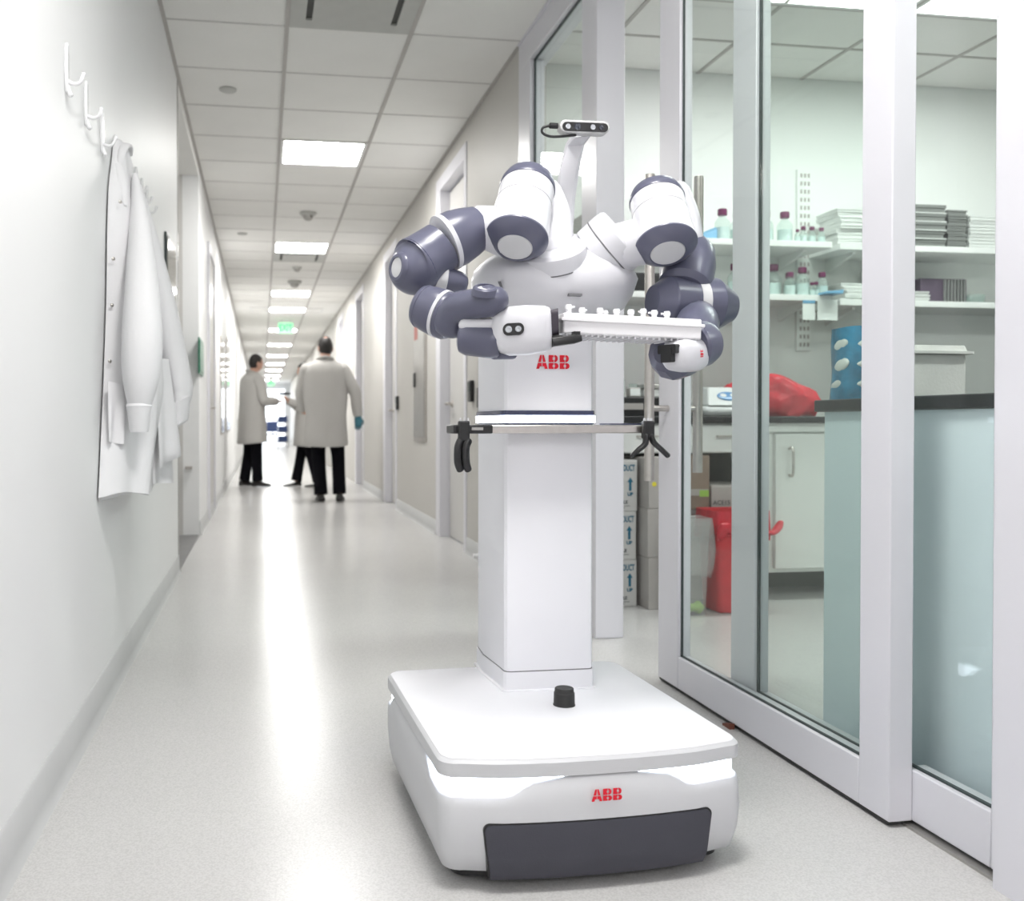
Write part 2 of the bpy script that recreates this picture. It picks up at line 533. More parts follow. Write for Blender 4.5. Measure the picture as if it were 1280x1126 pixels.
def baseboard(name, x, side, y0, y1, lab):
    h = 0.105
    prof = [(0, 0), (0.020, 0), (0.012, 0.012), (0.008, 0.03), (0.006, h - 0.006), (0.0, h)]
    mb = MB()
    mb.loft([[(x + side * u, y, v) for u, v in prof] for y in (y0, y1)])
    return tag(mb.build(name, 'base', None, angle=60), lab, 'baseboard', kind='structure')
baseboard('baseboard_left', XL, 1, -6.0, AL0 - 0.005, 'grey coved vinyl base along the near left wall')
baseboard('baseboard_left_far', XL, 1, AL1, 45.0, 'grey coved vinyl base along the far left wall')

# right wall with recessed doors
wr = struct('wall_right', (XR, 0, 0), 'off-white corridor wall on the right with recessed doors', 'wall')
RD = [(6.04, 6.90), (9.25, 10.05), (12.3, 13.2), (15.4, 16.3)]
DH = 2.56
ys = 4.735
for d0, d1 in RD:
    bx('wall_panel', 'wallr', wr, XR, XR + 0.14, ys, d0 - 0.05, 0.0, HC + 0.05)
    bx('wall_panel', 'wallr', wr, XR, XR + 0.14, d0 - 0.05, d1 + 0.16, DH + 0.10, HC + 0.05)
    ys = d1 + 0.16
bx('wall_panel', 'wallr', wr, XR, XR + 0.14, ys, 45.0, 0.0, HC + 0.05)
bx('wall_panel', 'frame', wr, XR - 0.012, XR + 0.07, -6.0, 1.515, 0.0, HC + 0.05)
for i, (d0, d1) in enumerate(RD):
    dr = struct('door_%d' % (i + 1), (XR + 0.07, d0, 0), ['nearest grey corridor door with a tall narrow window', 'second grey corridor door along the right wall', 'third grey corridor door along the right wall', 'farthest grey corridor door along the right wall'][i], 'door')
    bx('door_leaf', 'doorp', dr, XR + 0.068, XR + 0.11, d0 + 0.03, d1 - 0.005, 0.008, DH - 0.01, bevel=0.002)
    bx('door_jamb', 'frame', dr, XR - 0.008, XR + 0.12, d1, d1 + 0.16, 0.0, DH + 0.10, bevel=0.004)
    bx('door_jamb', 'frame', dr, XR - 0.008, XR + 0.12, d0 - 0.05, d0 + 0.02, 0.0, DH + 0.10, bevel=0.004)
    bx('door_head', 'frame', dr, XR - 0.008, XR + 0.12, d0 + 0.02, d1, DH, DH + 0.10, bevel=0.004)
    if i == 0:
        w = bx('window_frame', 'frame', dr, XR + 0.058, XR + 0.069, d0 + 0.07, d0 + 0.33, 1.08, 2.42, bevel=0.002)
        bx('pane', emis('lit_pane', (0.95, 0.98, 0.93), 0.9), w, XR + 0.054, XR + 0.060, d0 + 0.095, d0 + 0.305, 1.11, 2.39)
    hd = MB().lathe((XR + 0.07, d1 - 0.10, 0.985), (-1, 0, 0), [(0, 0.028), (0.008, 0.028), (0.010, 0.012), (0.05, 0.012)], 16)
    hd.lathe((XR + 0.02, d1 - 0.09, 0.985), (0, -1, 0), [(0, 0.010), (0.12, 0.009)], 12)
    hd.build('handle', 'steel', dr)
# fittings on the right wall
def reader(y, lab):
    t = thing('card_reader', lab, 'card reader', (XR, y, 0.98), group='card readers by the corridor doors')
    bx('case', 'black', t, XR - 0.025, XR, y - 0.04, y + 0.04, 0.975, 1.11, bevel=0.006)
    bx('face', 'gasket', t, XR - 0.028, XR - 0.024, y - 0.03, y + 0.03, 1.04, 1.10, bevel=0.001)
reader(5.82, 'black card reader on the wall beside the nearest corridor door')
reader(9.10, 'black card reader by the second corridor door, farther away')
def wallpanel(y0, y1, z0, z1, lab):
    t = thing('wall_cabinet', lab, 'wall cabinet', (XR, y0, z0), group='steel wall cabinets')
    bx('cabinet_frame', 'steel', t, XR - 0.012, XR, y0, y1, z0, z1, bevel=0.003)
    bx('cabinet_door', 'steel2', t, XR - 0.018, XR - 0.010, y0 + 0.035, y1 - 0.035, z0 + 0.035, z1 - 0.035, bevel=0.002)
    bx('latch', 'black', t, XR - 0.028, XR - 0.017, y1 - 0.13, y1 - 0.06, (z0 + z1) / 2 - 0.06, (z0 + z1) / 2 + 0.06, bevel=0.003)
    return t
c1 = wallpanel(7.50, 8.10, 0.69, 1.735, 'steel cabinet recessed in the wall between the two corridor doors')
bx('warning_sticker', mat('sticker', (0.45, 0.12, 0.10), 0.5), c1, XR - 0.020, XR - 0.0175, 7.85, 8.02, 1.55, 1.68)
wallpanel(5.30, 5.66, 0.72, 1.27, 'small steel cabinet on the wall just behind the robot column')
def wdog(y, lab):
    return tag(MB().lathe((XR - 0.011, y, 0.05), (-1, 0, 0), [(0, 0.02), (0.02, 0.018), (0.045, 0.012), (0.05, 0.016), (0.06, 0.014)], 14).build('door_stop', 'hook', None), lab, 'door stop')
wdog(5.50, 'small white door stop low on the right wall')
for y0, y1, k in ((4.735, 5.985, ''), (7.06, 9.195, '_middle'), (10.21, 12.24, '_far')):
    baseboard('baseboard_right' + k, XR, -1, y0, y1, 'grey coved base along the right wall ' + {'': 'just beyond the glass partition', '_middle': 'between the two nearest doors', '_far': 'beyond the second door'}[k])

# far end of the corridor
we = struct('wall_back', (0.4, 45, 0), 'far end wall of the corridor', 'wall')
bx('wall_panel', 'wall', we, -2.2, XL + 0.02, 45.0, 45.15, 0, HC + 0.05)
bx('wall_panel', 'wall', we, XR - 0.25, 6.6, 45.0, 45.15, 0, HC + 0.05)
bx('wall_panel', 'wall', we, XL + 0.02, XR - 0.25, 45.0, 45.15, 2.50, HC + 0.05)
w9 = struct('window_9', (0.3, 45, 0), 'bright daylit window at the far end of the corridor', 'window')
for a, b in ((XL + 0.02, 0.02), (0.06, 0.50), (0.54, XR - 0.25)):
    bx('pane', 'day', w9, a, b, 45.05, 45.07, 0.06, 1.02)
    bx('pane', 'day', w9, a, b, 45.05, 45.07, 1.10, 2.48)
bx('mullion', 'frame', w9, 0.02, 0.06, 45.0, 45.08, 0, 2.5)
bx('mullion', 'frame', w9, 0.50, 0.54, 45.0, 45.08, 0, 2.5)
bx('rail', 'frame', w9, XL + 0.02, XR - 0.25, 45.0, 45.08, 1.02, 1.10)
wn = struct('wall_front', (0, -6, 0), 'corridor wall behind the camera', 'wall')
bx('wall_panel', 'wall', wn, -2.2, 6.6, -6.15, -6.0, 0, HC + 0.05)

# ------------------------------------------------------------------ glass partition
def pane(parent, x0, x1, y0, y1, z0, z1, name='glass_pane'):
    return bx(name, 'glass', parent, x0, x1, y0, y1, z0, z1)
hd = struct('trim_1', (XR, 0, 2.6), 'white head beam over the glass partition', 'trim')
bx('head_beam', 'frame', hd, XR - 0.006, XR + 0.10, 3.52, 4.735, 2.632, HC + 0.02, bevel=0.003)
bx('head_beam', 'frame', hd, XR - 0.035, XR + 0.10, 1.515, 3.52, 2.632, HC + 0.02, bevel=0.003)
w1 = struct('window_1', (XR, 4.1, 0), 'fixed glass sidelight beyond the doorway', 'window')
bx('post', 'frame', w1, XR - 0.006, XR + 0.07, 4.53, 4.735, 0.0, 2.632, bevel=0.003)
bx('post', 'frame', w1, XR - 0.006, XR + 0.07, 3.60, 3.76, 0.0, 2.632, bevel=0.003)
bx('jamb', 'frame', w1, XR - 0.03, XR + 0.085, 3.52, 3.598, 0.0, 2.632, bevel=0.003)
bx('bottom_rail', 'frame', w1, XR, XR + 0.06, 3.76, 4.53, 0.0, 0.12, bevel=0.003)
pane(w1, XR + 0.024, XR + 0.034, 3.76, 4.53, 0.12, 2.632)
MB().box(XR + 0.016, XR + 0.024, 4.518, 4.530, 0.12, 2.632).box(XR + 0.016, XR + 0.024, 3.76, 4.53, 2.622, 2.632).box(XR + 0.016, XR + 0.024, 3.755, 3.765, 0.12, 2.63).build('gasket', 'gasket', w1, smooth=False)

LF0, LF1 = 1.278, 1.320        # sliding leaf
d6 = struct('door_6', (1.30, 2.3, 0), 'white framed sliding glass door standing half open', 'door')
bx('stile', 'frame', d6, LF0, LF1, 2.775, 2.925, 0.012, 2.60, bevel=0.003)
bx('stile', 'frame', d6, LF0, LF1 + 0.012, 1.772, 1.872, 0.012, 2.60, bevel=0.003)
bx('bottom_rail', 'frame', d6, LF0, LF1, 1.872, 2.775, 0.012, 0.112, bevel=0.003)
bx('top_rail', 'frame', d6, LF0, LF1, 1.872, 2.775, 2.48, 2.60, bevel=0.003)
pane(d6, LF0 + 0.014, LF0 + 0.024, 1.872, 2.775, 0.112, 2.48)
MB().box(LF0 + 0.009, LF0 + 0.014, 2.767, 2.775, 0.112, 2.48).box(LF0 + 0.009, LF0 + 0.014, 1.872, 2.775, 0.112, 0.117).box(LF0 + 0.009, LF0 + 0.014, 1.872, 1.877, 0.112, 2.48).build('gasket', 'gasket', d6, smooth=False)
MB().box(LF0 + 0.004, LF1 - 0.004, 1.78, 2.92, 0.004, 0.0125).build('bottom_brush', 'rubber', d6, smooth=False)
for side, xh, z0, z1 in ((-1, 1.215, 0.655, 1.625), (1, 1.378, 0.68, 1.625)):
    mb = MB().lathe((xh, 2.852, z0), (0, 0, 1), [(0, 0.014), (0.001, 0.0155), (z1 - z0 - 0.001, 0.0155), (z1 - z0, 0.014)], 20)
    for z in (0.885, 1.45):
        mb.lathe((xh, 2.852, z), (-side, 0, 0), [(0, 0.010), (abs(xh - (LF0 if side < 0 else LF1)), 0.010)], 14)
    mb.build('pull_handle', 'steel', d6)

w2 = struct('window_2', (1.355, 2.0, 0), 'fixed white framed glass panel behind the sliding door', 'window')
FX0, FX1 = 1.338, 1.382
bx('stile', 'frame', w2, FX0, FX1, 2.425, 2.555, 0.0, 2.60, bevel=0.003)
bx('stile', 'frame', w2, FX0 - 0.006, FX1, 1.515, 1.560, 0.012, 2.60, bevel=0.003)
bx('bottom_rail', 'frame', w2, FX0 - 0.006, FX1, 1.560, 1.80, 0.012, 0.118, bevel=0.003)
bx('bottom_rail', 'frame', w2, FX0 + 0.002, FX1, 1.80, 2.425, 0.0, 0.098, bevel=0.003)
bx('top_rail', 'frame', w2, FX0, FX1, 1.560, 2.425, 2.48, 2.60, bevel=0.003)
pane(w2, FX0 + 0.014, FX0 + 0.024, 1.560, 2.425, 0.098, 2.48)
MB().box(FX0 + 0.009, FX0 + 0.014, 2.415, 2.425, 0.098, 2.48).box(FX0 + 0.006, FX0 + 0.014, 1.56, 1.80, 0.117, 0.122).box(FX0 + 0.009, FX0 + 0.014, 1.80, 2.425, 0.098, 0.102).build('gasket', 'gasket', w2, smooth=False)
tag(bx('threshold_track', 'steel2', None, FX0 - 0.02, FX1, 1.515, 2.42, 0.0, 0.006), 'thin metal floor track under the fixed glass panel', 'track')
tag(MB().loft([[(1.262, 2.415, 0), (1.277, 2.415, 0), (1.277, 2.415, 0.016), (1.262, 2.415, 0.016)], [(1.262, 2.455, 0), (1.277, 2.455, 0), (1.277, 2.455, 0.006), (1.262, 2.455, 0.006)]]).build('door_wedge', 'orange', None, smooth=False), 'small brown wedge on the floor against the sliding door', 'wedge')

# ------------------------------------------------------------------ ceiling lights and fittings
def panel_light(x0, x1, y0, y1, lab, m='panel', group='square ceiling light panels in the corridor'):
    t = thing('ceiling_light', lab, 'ceiling light', ((x0 + x1) / 2, (y0 + y1) / 2, HC), group)
    mb = MB()
    w = 0.022
    mb.box(x0, x1, y0, y0 + w, HC - 0.004, HC + 0.03).box(x0, x1, y1 - w, y1, HC - 0.004, HC + 0.03)
    mb.box(x0, x0 + w, y0 + w, y1 - w, HC - 0.004, HC + 0.03).box(x1 - w, x1, y0 + w, y1 - w, HC - 0.004, HC + 0.03)
    mb.build('light_frame', 'fixture', t, smooth=False)
    # V-shaped diffuser: two lenses meeting in a shallow ridge
    xm = (x0 + x1) / 2
    d = MB()
    d.add([(x0 + w, y0 + w, HC + 0.004), (xm, y0 + w, HC + 0.012), (x1 - w, y0 + w, HC + 0.004), (x0 + w, y1 - w, HC + 0.004), (xm, y1 - w, HC + 0.012), (x1 - w, y1 - w, HC + 0.004)],
          [(0, 1, 4, 3), (1, 2, 5, 4)])
    d.build('diffuser', m, t, smooth=False)
    return t
ylabs = {-15: 'unseen square light panel added far behind the camera', -6: 'square ceiling light panel above the front of the robot', 3: 'largest square ceiling light panel in view, nearest the coat', 9: 'second square ceiling light panel down the corridor', 15: 'third square ceiling light panel, just before the wide one'}  # the panel far behind the camera is added to light front faces
for r in LIGHT_ROWS:
    panel_light(GX0 + 0.011, GX1 - 0.011, ROW0 + 0.61 * r + 0.005, ROW0 + 0.61 * (r + 1) - 0.005, ylabs[r])
panel_light(GX0 - 0.32, GX1 + 0.29, 16.15 - 0.28, 16.15 + 0.28, 'wide rectangular ceiling light panel set across the corridor', group='wide light panels')
panel_light(GX0 - 0.32, GX1 + 0.29, -2.6 - 0.28, -2.6 + 0.28, 'unseen wide light panel added behind the camera', group='wide light panels')  # unseen panel added as frontal light for the robot column
flabs = ['ceiling light panel right behind the green exit sign', 'first small ceiling light beyond the exit sign', 'second small ceiling light beyond the exit sign', 'third small ceiling light beyond the exit sign', 'fourth small ceiling light beyond the exit sign', 'fifth tiny ceiling light beyond the exit sign', 'farthest tiny ceiling light near the bright window']
for y, lb in zip(FAR_LIGHTS, flabs):
    panel_light(GX0 + 0.011, GX1 - 0.011, y - 0.29, y + 0.29, lb)
panel_light(1.755, 2.98, 3.755, 4.065, 'long ceiling light in the lab above the white cabinets', 'labpanel', 'long lab ceiling lights')
panel_light(3.0, 4.22, 3.755, 4.065, 'long ceiling light in the lab above the plate stacks', 'labpanel', 'long lab ceiling lights')
panel_light(1.75, 4.83, 0.90, 1.20, 'long ceiling light over the near end of the lab', 'labpanel', 'long lab ceiling lights')

def vent(y0, y1, lab):
    t = thing('ceiling_vent', lab, 'ceiling vent', (0.43, (y0 + y1) / 2, HC), 'square ceiling air vents')
    x0, x1 = GX0 + 0.011, GX1 - 0.011
    bx('backing', 'ventd', t, x0, x1, y0, y1, HC + 0.012, HC + 0.03)
    mb = MB().box(x0, x0 + 0.075, y0, y1, HC - 0.002, HC + 0.010).box(x1 - 0.075, x1, y0, y1, HC - 0.002, HC + 0.010).box(x0 + 0.075, x1 - 0.075, y0, y0 + 0.075, HC - 0.002, HC + 0.010).box(x0 + 0.075, x1 - 0.075, y1 - 0.09, y1, HC - 0.002, HC + 0.010)
    mb.build('vent_frame', 'vent', t, smooth=False)
    bx('centre_plate', 'vent', t, x0 + 0.105, x1 - 0.105, y0 + 0.105, y1 - 0.085, HC - 0.006, HC + 0.004, bevel=0.003)
vent(ROW0 - 0.61 + 0.005, ROW0 - 0.005, 'large square air vent at the top edge of the picture')
vent(ROW0 + 0.61 * 10 + 0.005, ROW0 + 0.61 * 11 - 0.005, 'small square air vent just behind the second light panel')
def disc(x, y, lab, r=0.05):
    return tag(MB().lathe((x, y, HC + 0.004), (0, 0, -1), [(0, r), (0.008, r), (0.013, r * 0.86), (0.014, 0)], 24).build('sprinkler_cover', 'vent', None), lab, 'sprinkler cover', 'round sprinkler covers on the ceiling')
disc(-0.19, 5.583, 'round cover plate on the ceiling tile nearest the left wall corner')
disc(-0.192, 9.76, 'small round cover plate farther along the left ceiling tiles')
def detector(x, y, lab, s=1.0):
    t = thing('smoke_detector', lab, 'smoke detector', (x, y, HC), 'ceiling detectors')
    MB().lathe((x, y, HC + 0.004), (0, 0, -1), [(0, 0.075 * s), (0.02 * s, 0.075 * s), (0.03 * s, 0.06 * s)], 20).build('detector_base', 'vent', t)
    MB().lathe((x, y, HC - 0.026 * s), (0, 0, -1), [(0, 0.05 * s), (0.03 * s, 0.042 * s), (0.045 * s, 0.02 * s), (0.046 * s, 0)], 20).build('detector_head', 'steel2', t)
detector(0.42, 8.71, 'round smoke detector between the first and second light panels')
detector(0.43, 11.75, 'flat grey detector just past the small air vent', 0.8)
detector(0.44, 12.9, 'cone shaped grey detector hanging before the third light panel', 1.25)

ex = thing('exit_sign', 'green exit sign hanging in front of a far ceiling light', 'exit sign', (0.44, 17.7, 2.5))
bx('sign_panel', 'greenp', ex, 0.30, 0.58, 17.70, 17.72, 2.52, 2.72, bevel=0.004)
text_mesh('EXIT', 0.15, lambda u, v, d: (0.44 + u * 0.8, 17.696 - d, 2.62 + v * 1.15), 0.003, bold=0.004).build('lettering', 'green', ex, smooth=False)
bx('mount', 'fixture', ex, 0.34, 0.54, 17.69, 17.73, 2.72, HC + 0.004)
ex2 = thing('exit_sign', 'tiny green exit sign at the far end of the corridor', 'exit sign', (0.40, 40, 2.4))
bx('sign_panel', 'greenp', ex2, 0.25, 0.53, 40.0, 40.02, 2.44, 2.64)
text_mesh('EXIT', 0.15, lambda u, v, d: (0.39 + u * 0.8, 39.995 - d, 2.54 + v * 1.15), 0.003, bold=0.004).build('lettering', 'green', ex2, smooth=False)
bx('mount', 'fixture', ex2, 0.32, 0.46, 39.99, 40.03, 2.64, HC + 0.004)

# fittings on the left wall
def board(y0, y1, z0, z1, lab, m='board', fr='steel', cat='wall board', name='wall_board'):
    t = thing(name, lab, cat, (XL, (y0 + y1) / 2, z0))
    bx('board_frame', fr, t, XL, XL + 0.012, y0, y1, z0, z1, bevel=0.002)
    bx('board_face', m, t, XL + 0.0115, XL + 0.016, y0 + 0.02, y1 - 0.02, z0 + 0.02, z1 - 0.02)
    return t
board(4.72, 5.20, 1.28, 1.77, 'dark glossy framed notice on the left wall behind the coat', fr='gasket')
board(7.16, 7.62, 1.21, 1.48, 'green framed notice on the left wall past the alcove', 'greend', 'greend')
board(10.9, 11.7, 0.72, 1.84, 'tall glossy panel on the far left wall, nearer of two')
board(12.6, 14.0, 0.74, 2.0, 'bright glossy whiteboard on the far left wall beside the standing man', mat('whiteboard', (0.75, 0.76, 0.76), 0.08, spec=0.7), cat='whiteboard', name='whiteboard')
d5 = struct('door_5', (XL, 8.9, 0), 'flush grey door in the left wall past the alcove', 'door')
bx('door_leaf', 'doorp', d5, XL, XL + 0.006, 8.45, 9.35, 0.01, 2.35)
MB().box(XL, XL + 0.02, 8.38, 8.45, 0, 2.42).box(XL, XL + 0.02, 9.35, 9.42, 0, 2.42).box(XL, XL + 0.02, 8.45, 9.35, 2.35, 2.42).build('door_frame', 'frame', d5, smooth=False)
MB().lathe((XL + 0.006, 8.56, 0.98), (1, 0, 0), [(0, 0.025), (0.01, 0.025), (0.012, 0.01), (0.05, 0.01)], 12).lathe((XL + 0.05, 8.55, 0.98), (0, 1, 0), [(0, 0.01), (0.11, 0.009)], 10).build('handle', 'steel', d5)
K = {
    'L_hT':(0.586,2.035,1.377,0.0613), 'L_hB':(0.528,1.940,1.210,0.0655), 'L_yk0':(0.637,2.085,1.360,0.0378), 'L_yk1':(0.653,2.075,1.305,0.0406),
    'L_yk2':(0.644,2.055,1.248,0.0478), 'L_yk3':(0.625,2.045,1.217,0.0561), 'L_col':(0.619,2.035,1.211,0.0662), 'L_nk0':(0.522,1.985,1.249,0.0568),
    'L_nk1':(0.493,1.995,1.257,0.0497), 'L_nk2':(0.464,2.005,1.268,0.0406), 'L_ua0':(0.465,2.005,1.261,0.0424), 'L_ua1':(0.392,1.995,1.224,0.0593),
    'L_st':(0.388,1.995,1.220,0.0566), 'L_el0':(0.380,1.990,1.214,0.0546), 'L_el1':(0.349,1.985,1.190,0.0580), 'L_el2':(0.317,1.975,1.167,0.0611),
    'L_el3':(0.298,1.965,1.161,0.0500), 'L_el4':(0.280,1.955,1.161,0.0311), 'L_eld':(0.275,1.955,1.164,0.0186), 'L_kn0':(0.358,1.985,1.145,0.0281),
    'L_kn1':(0.386,1.985,1.141,0.0300), 'L_kn2':(0.418,1.985,1.137,0.0237), 'L_fa0':(0.315,1.915,1.081,0.0271), 'L_fa1':(0.327,1.905,1.075,0.0426),
    'L_fa2':(0.357,1.885,1.059,0.0491), 'L_fst':(0.362,1.880,1.056,0.0486), 'L_fa3':(0.374,1.870,1.047,0.0420), 'L_wl0':(0.371,1.855,1.038,0.0361),
    'L_wl1':(0.380,1.825,1.061,0.0326), 'L_wl2':(0.405,1.785,1.066,0.0296), 'L_wl3':(0.430,1.765,1.070,0.0309), 'L_wl4':(0.444,1.755,1.072,0.0251),
    'L_wld':(0.415,1.765,1.088,0.0154), 'L_wr0':(0.380,1.815,1.005,0.0229), 'L_wr1':(0.393,1.805,1.005,0.0323), 'L_wr2':(0.433,1.795,1.000,0.0339),
    'L_wr3':(0.458,1.785,0.995,0.0289), 'L_wu0':(0.387,1.795,1.026,0.0140), 'L_wu1':(0.445,1.775,1.027,0.0139), 'L_wb0':(0.446,1.795,0.971,0.0108),
    'L_wb1':(0.484,1.795,0.972,0.0108), 'L_g0':(0.443,1.785,1.014,0.0329), 'L_g1':(0.462,1.775,1.013,0.0443), 'L_g2':(0.501,1.765,1.015,0.0458),
    'L_g3':(0.536,1.755,1.017,0.0408), 'L_g4':(0.546,1.755,1.018,0.0376), 'L_gw':(0.468,1.725,1.008,0.0180), 'L_fl0':(0.545,1.755,1.029,0.0237),
    'L_fl1':(0.577,1.755,1.033,0.0225), 'L_fi0':(0.545,1.755,0.996,0.0106), 'L_fi1':(0.563,1.740,0.993,0.0097), 'L_fi2':(0.596,1.730,0.999,0.0073),
    'R_hT':(0.879,2.035,1.359,0.0616), 'R_hB':(0.867,1.940,1.207,0.0645), 'R_hd':(0.868,1.925,1.204,0.0375), 'R_col':(0.772,2.045,1.231,0.0634),
    'R_col2':(0.789,2.025,1.237,0.0595), 'R_yk0':(0.779,2.025,1.227,0.0533), 'R_yk1':(0.821,2.005,1.238,0.0521), 'R_yk2':(0.876,2.005,1.250,0.0561),
    'R_ck0':(0.942,2.085,1.362,0.0396), 'R_ck1':(0.961,2.075,1.306,0.0385), 'R_ck2':(0.964,2.065,1.250,0.0393), 'R_ua0':(0.991,2.065,1.251,0.0384),
    'R_ua1':(0.970,2.045,1.217,0.0575), 'R_ua2':(0.941,2.015,1.158,0.0585), 'R_ua3':(0.936,2.010,1.136,0.0454), 'R_el0':(0.860,2.005,1.110,0.0214),
    'R_el1':(0.874,1.995,1.118,0.0435), 'R_el2':(0.932,2.005,1.119,0.0515), 'R_el3':(0.949,2.005,1.117,0.0497), 'R_el4':(0.975,2.010,1.115,0.0528),
    'R_el5':(1.028,2.015,1.110,0.0555), 'R_el6':(1.058,2.025,1.102,0.0267), 'R_fa0':(0.958,1.975,1.077,0.0259), 'R_fa1':(0.936,1.925,1.058,0.0391),
    'R_fa2':(0.905,1.875,1.025,0.0425), 'R_fa3':(0.886,1.855,1.009,0.0354), 'R_rg0':(0.810,1.875,0.992,0.0222), 'R_rg1':(0.829,1.875,0.982,0.0423),
    'R_rg2':(0.858,1.855,0.980,0.0464), 'R_wr0':(0.901,1.825,1.003,0.0262), 'R_wr1':(0.890,1.820,1.000,0.0426), 'R_wr2':(0.857,1.805,0.992,0.0430),
    'R_g0':(0.878,1.805,0.990,0.0323), 'R_g1':(0.853,1.795,0.984,0.0377), 'R_g2':(0.803,1.775,0.981,0.0354), 'R_g3':(0.770,1.755,0.980,0.0258),
    'R_g4':(0.754,1.750,0.982,0.0166), 'R_fi0':(0.761,1.725,0.992,0.0123), 'R_fi1':(0.761,1.720,0.978,0.0098), 'R_fi2':(0.741,1.715,0.993,0.0081),
    'R_abb':(0.825,1.720,0.992,0.0115), 'R_cb0':(0.993,2.055,1.273,0.0029), 'R_cb1':(1.012,2.045,1.252,0.0029), 'R_cb2':(1.015,2.035,1.231,0.0029),
    'stk0':(0.701,2.155,1.297,0.0264), 'stk1':(0.707,2.155,1.363,0.0245), 'stk2':(0.715,2.145,1.436,0.0244), 'stk3':(0.723,2.130,1.488,0.0233),
    'stk4':(0.729,2.095,1.504,0.0220), 'cmL':(0.673,2.055,1.505,0.0144), 'cmR':(0.769,2.055,1.506,0.0145), 'tr0':(0.566,1.755,1.030,0.0154),
    'tr1':(0.857,1.755,1.021,0.0189), 'ho':(0.636,2.005,1.098,0.0140), 'sl':(0.682,1.975,1.113,0.0173),
}

# ================================================================== ROBOT
rb = thing('mobile_robot', 'white and grey two-armed lab robot on a wheeled base and column', 'robot', (0.60, 1.96, 0.0))
BX0, BX1, BY0, BY1 = 0.305, 0.892, 1.655, 2.282
BCX = (BX0 + BX1) / 2

def base_outline(inset=0.0, bow=0.028, r=0.035, fwd=0.0):
    """rounded rectangle with bowed front; returns list of (x, y)"""
    pts = []
    x0, x1, y0, y1 = BX0 + inset, BX1 - inset, BY0 + inset - fwd, BY1 - inset
    nf = 28
    def front(x):
        t = (x - BCX) / (0.5 * (x1 - x0))
        return y0 - bow * (1 - min(1, abs(t)) ** 2.2)
    for k in range(7):                                  # front-left corner
        a = PI + PI / 2 * k / 6
        pts.append((x0 + r + r * math.cos(a), y0 + r + r * math.sin(a)))
    for k in range(1, nf):
        x = x0 + r + (x1 - x0 - 2 * r) * k / nf
        pts.append((x, front(x) + bow * (1 - (1 - 2 * r / (x1 - x0)) ** 2.2) * (1 - min(1, min(k, nf - k) / 4))))
    for k in range(7):
        a = -PI / 2 + PI / 2 * k / 6
        pts.append((x1 - r + r * math.cos(a), y0 + r + r * math.sin(a)))
    ns = 24
    for k in range(1, ns):
        pts.append((x1, y0 + r + (y1 - y0 - 2 * r) * k / ns))
    for k in range(7):
        a = PI / 2 * k / 6
        pts.append((x1 - r + r * math.cos(a), y1 - r + r * math.sin(a)))
    for k in range(1, 12):
        pts.append((x1 - r - (x1 - x0 - 2 * r) * k / 12, y1))
    for k in range(7):
        a = PI / 2 + PI / 2 * k / 6
        pts.append((x0 + r + r * math.cos(a), y1 - r + r * math.sin(a)))
    for k in range(1, ns):
        pts.append((x0, y1 - r - (y1 - y0 - 2 * r) * k / ns))
    return pts

def sstep(a, b, x):
    t = max(0.0, min(1.0, (x - a) / (b - a)))
    return t * t * (3 - 2 * t)

def body_top(x, y):
    """upper edge of the lower shell: dips at the four corners where the light strip shows"""
    lo, hi = 0.170, 0.2022
    if y < BY0 + 0.02:
        d = min(x - BX0, BX1 - x)
        lim = 0.115
        return lo + (hi - lo) * (0.72 * sstep(lim, lim + 0.05, d) + 0.28 * sstep(lim + 0.03, lim + 0.13, d))
    if y > BY1 - 0.02:
        return lo + (hi - lo) * sstep(0.1, 0.14, min(x - BX0, BX1 - x))
    if y < (BY0 + BY1) / 2:
        return lo + (hi - lo) * sstep(0.10, 0.16, y - BY0)
    return lo + (hi - lo) * sstep(0.06, 0.10, BY1 - y)

rings = []
for z, ins, fw in ((0.028, 0.018, -0.004), (0.034, 0.010, 0.002), (0.07, 0.003, 0.006), (0.11, 0.0, 0.006), (0.150, 0.0, 0.002)):
    rings.append([(x, y, z) for x, y in base_outline(ins, fwd=fw)])
o0 = base_outline(0.001)
rings.append([(x, y, body_top(x, y) - 0.003) for x, y in o0])
rings.append([(x, y, body_top(x, y)) for x, y in base_outline(0.004)])
rings.append([(x, y, body_top(x, y)) for x, y in base_outline(0.016)])
base = MB().loft(rings).build('base_shell', 'whiteg', rb, angle=50)
MB().loft([[(x, y, z) for x, y in base_outline(0.013)] for z in (0.150, 0.2035)]).build('strip_channel', 'navy', base)
oa, ob = base_outline(0.008), base_outline(0.016)
lit = [body_top(x, y) < 0.2015 for x, y in oa]
n_ = len(oa)
st0 = next(i for i in range(n_) if not lit[i])
seg = []
for q_ in range(st0, st0 + n_ + 1):
    i = q_ % n_
    if lit[i]:
        seg.append(i)
    elif seg:
        MB().loft([[(*oa[i2], 0.152), (*oa[i2], 0.2034), (*ob[i2], 0.2034), (*ob[i2], 0.152)] for i2 in seg]).build('light_strip', 'strip', base, label='glowing white-blue light strip')
        seg = []
rings = []
for z, ins in ((0.2035, 0.004), (0.2045, 0.0), (0.229, 0.0), (0.2345, 0.005), (0.2355, 0.008)):
    rings.append([(x, y, z) for x, y in base_outline(ins)])
top = MB().loft(rings).build('top_cover', 'whiteg', rb, angle=30)
MB().loft([[(x, y, z) for x, y in base_outline(ins)] for z, ins in ((0.2352, 0.006), (0.2364, 0.0065), (0.2368, 0.009))]).build('top_light_sheet', 'whitem', top, angle=30, label='paler layer giving the base top its brighter light')  # paler than the rim: stronger light on the top put into the colour
MB().loft([[(x, y, z) for x, y in base_outline(0.03)] for z in (0.012, 0.029)]).build('chassis', 'black', rb)
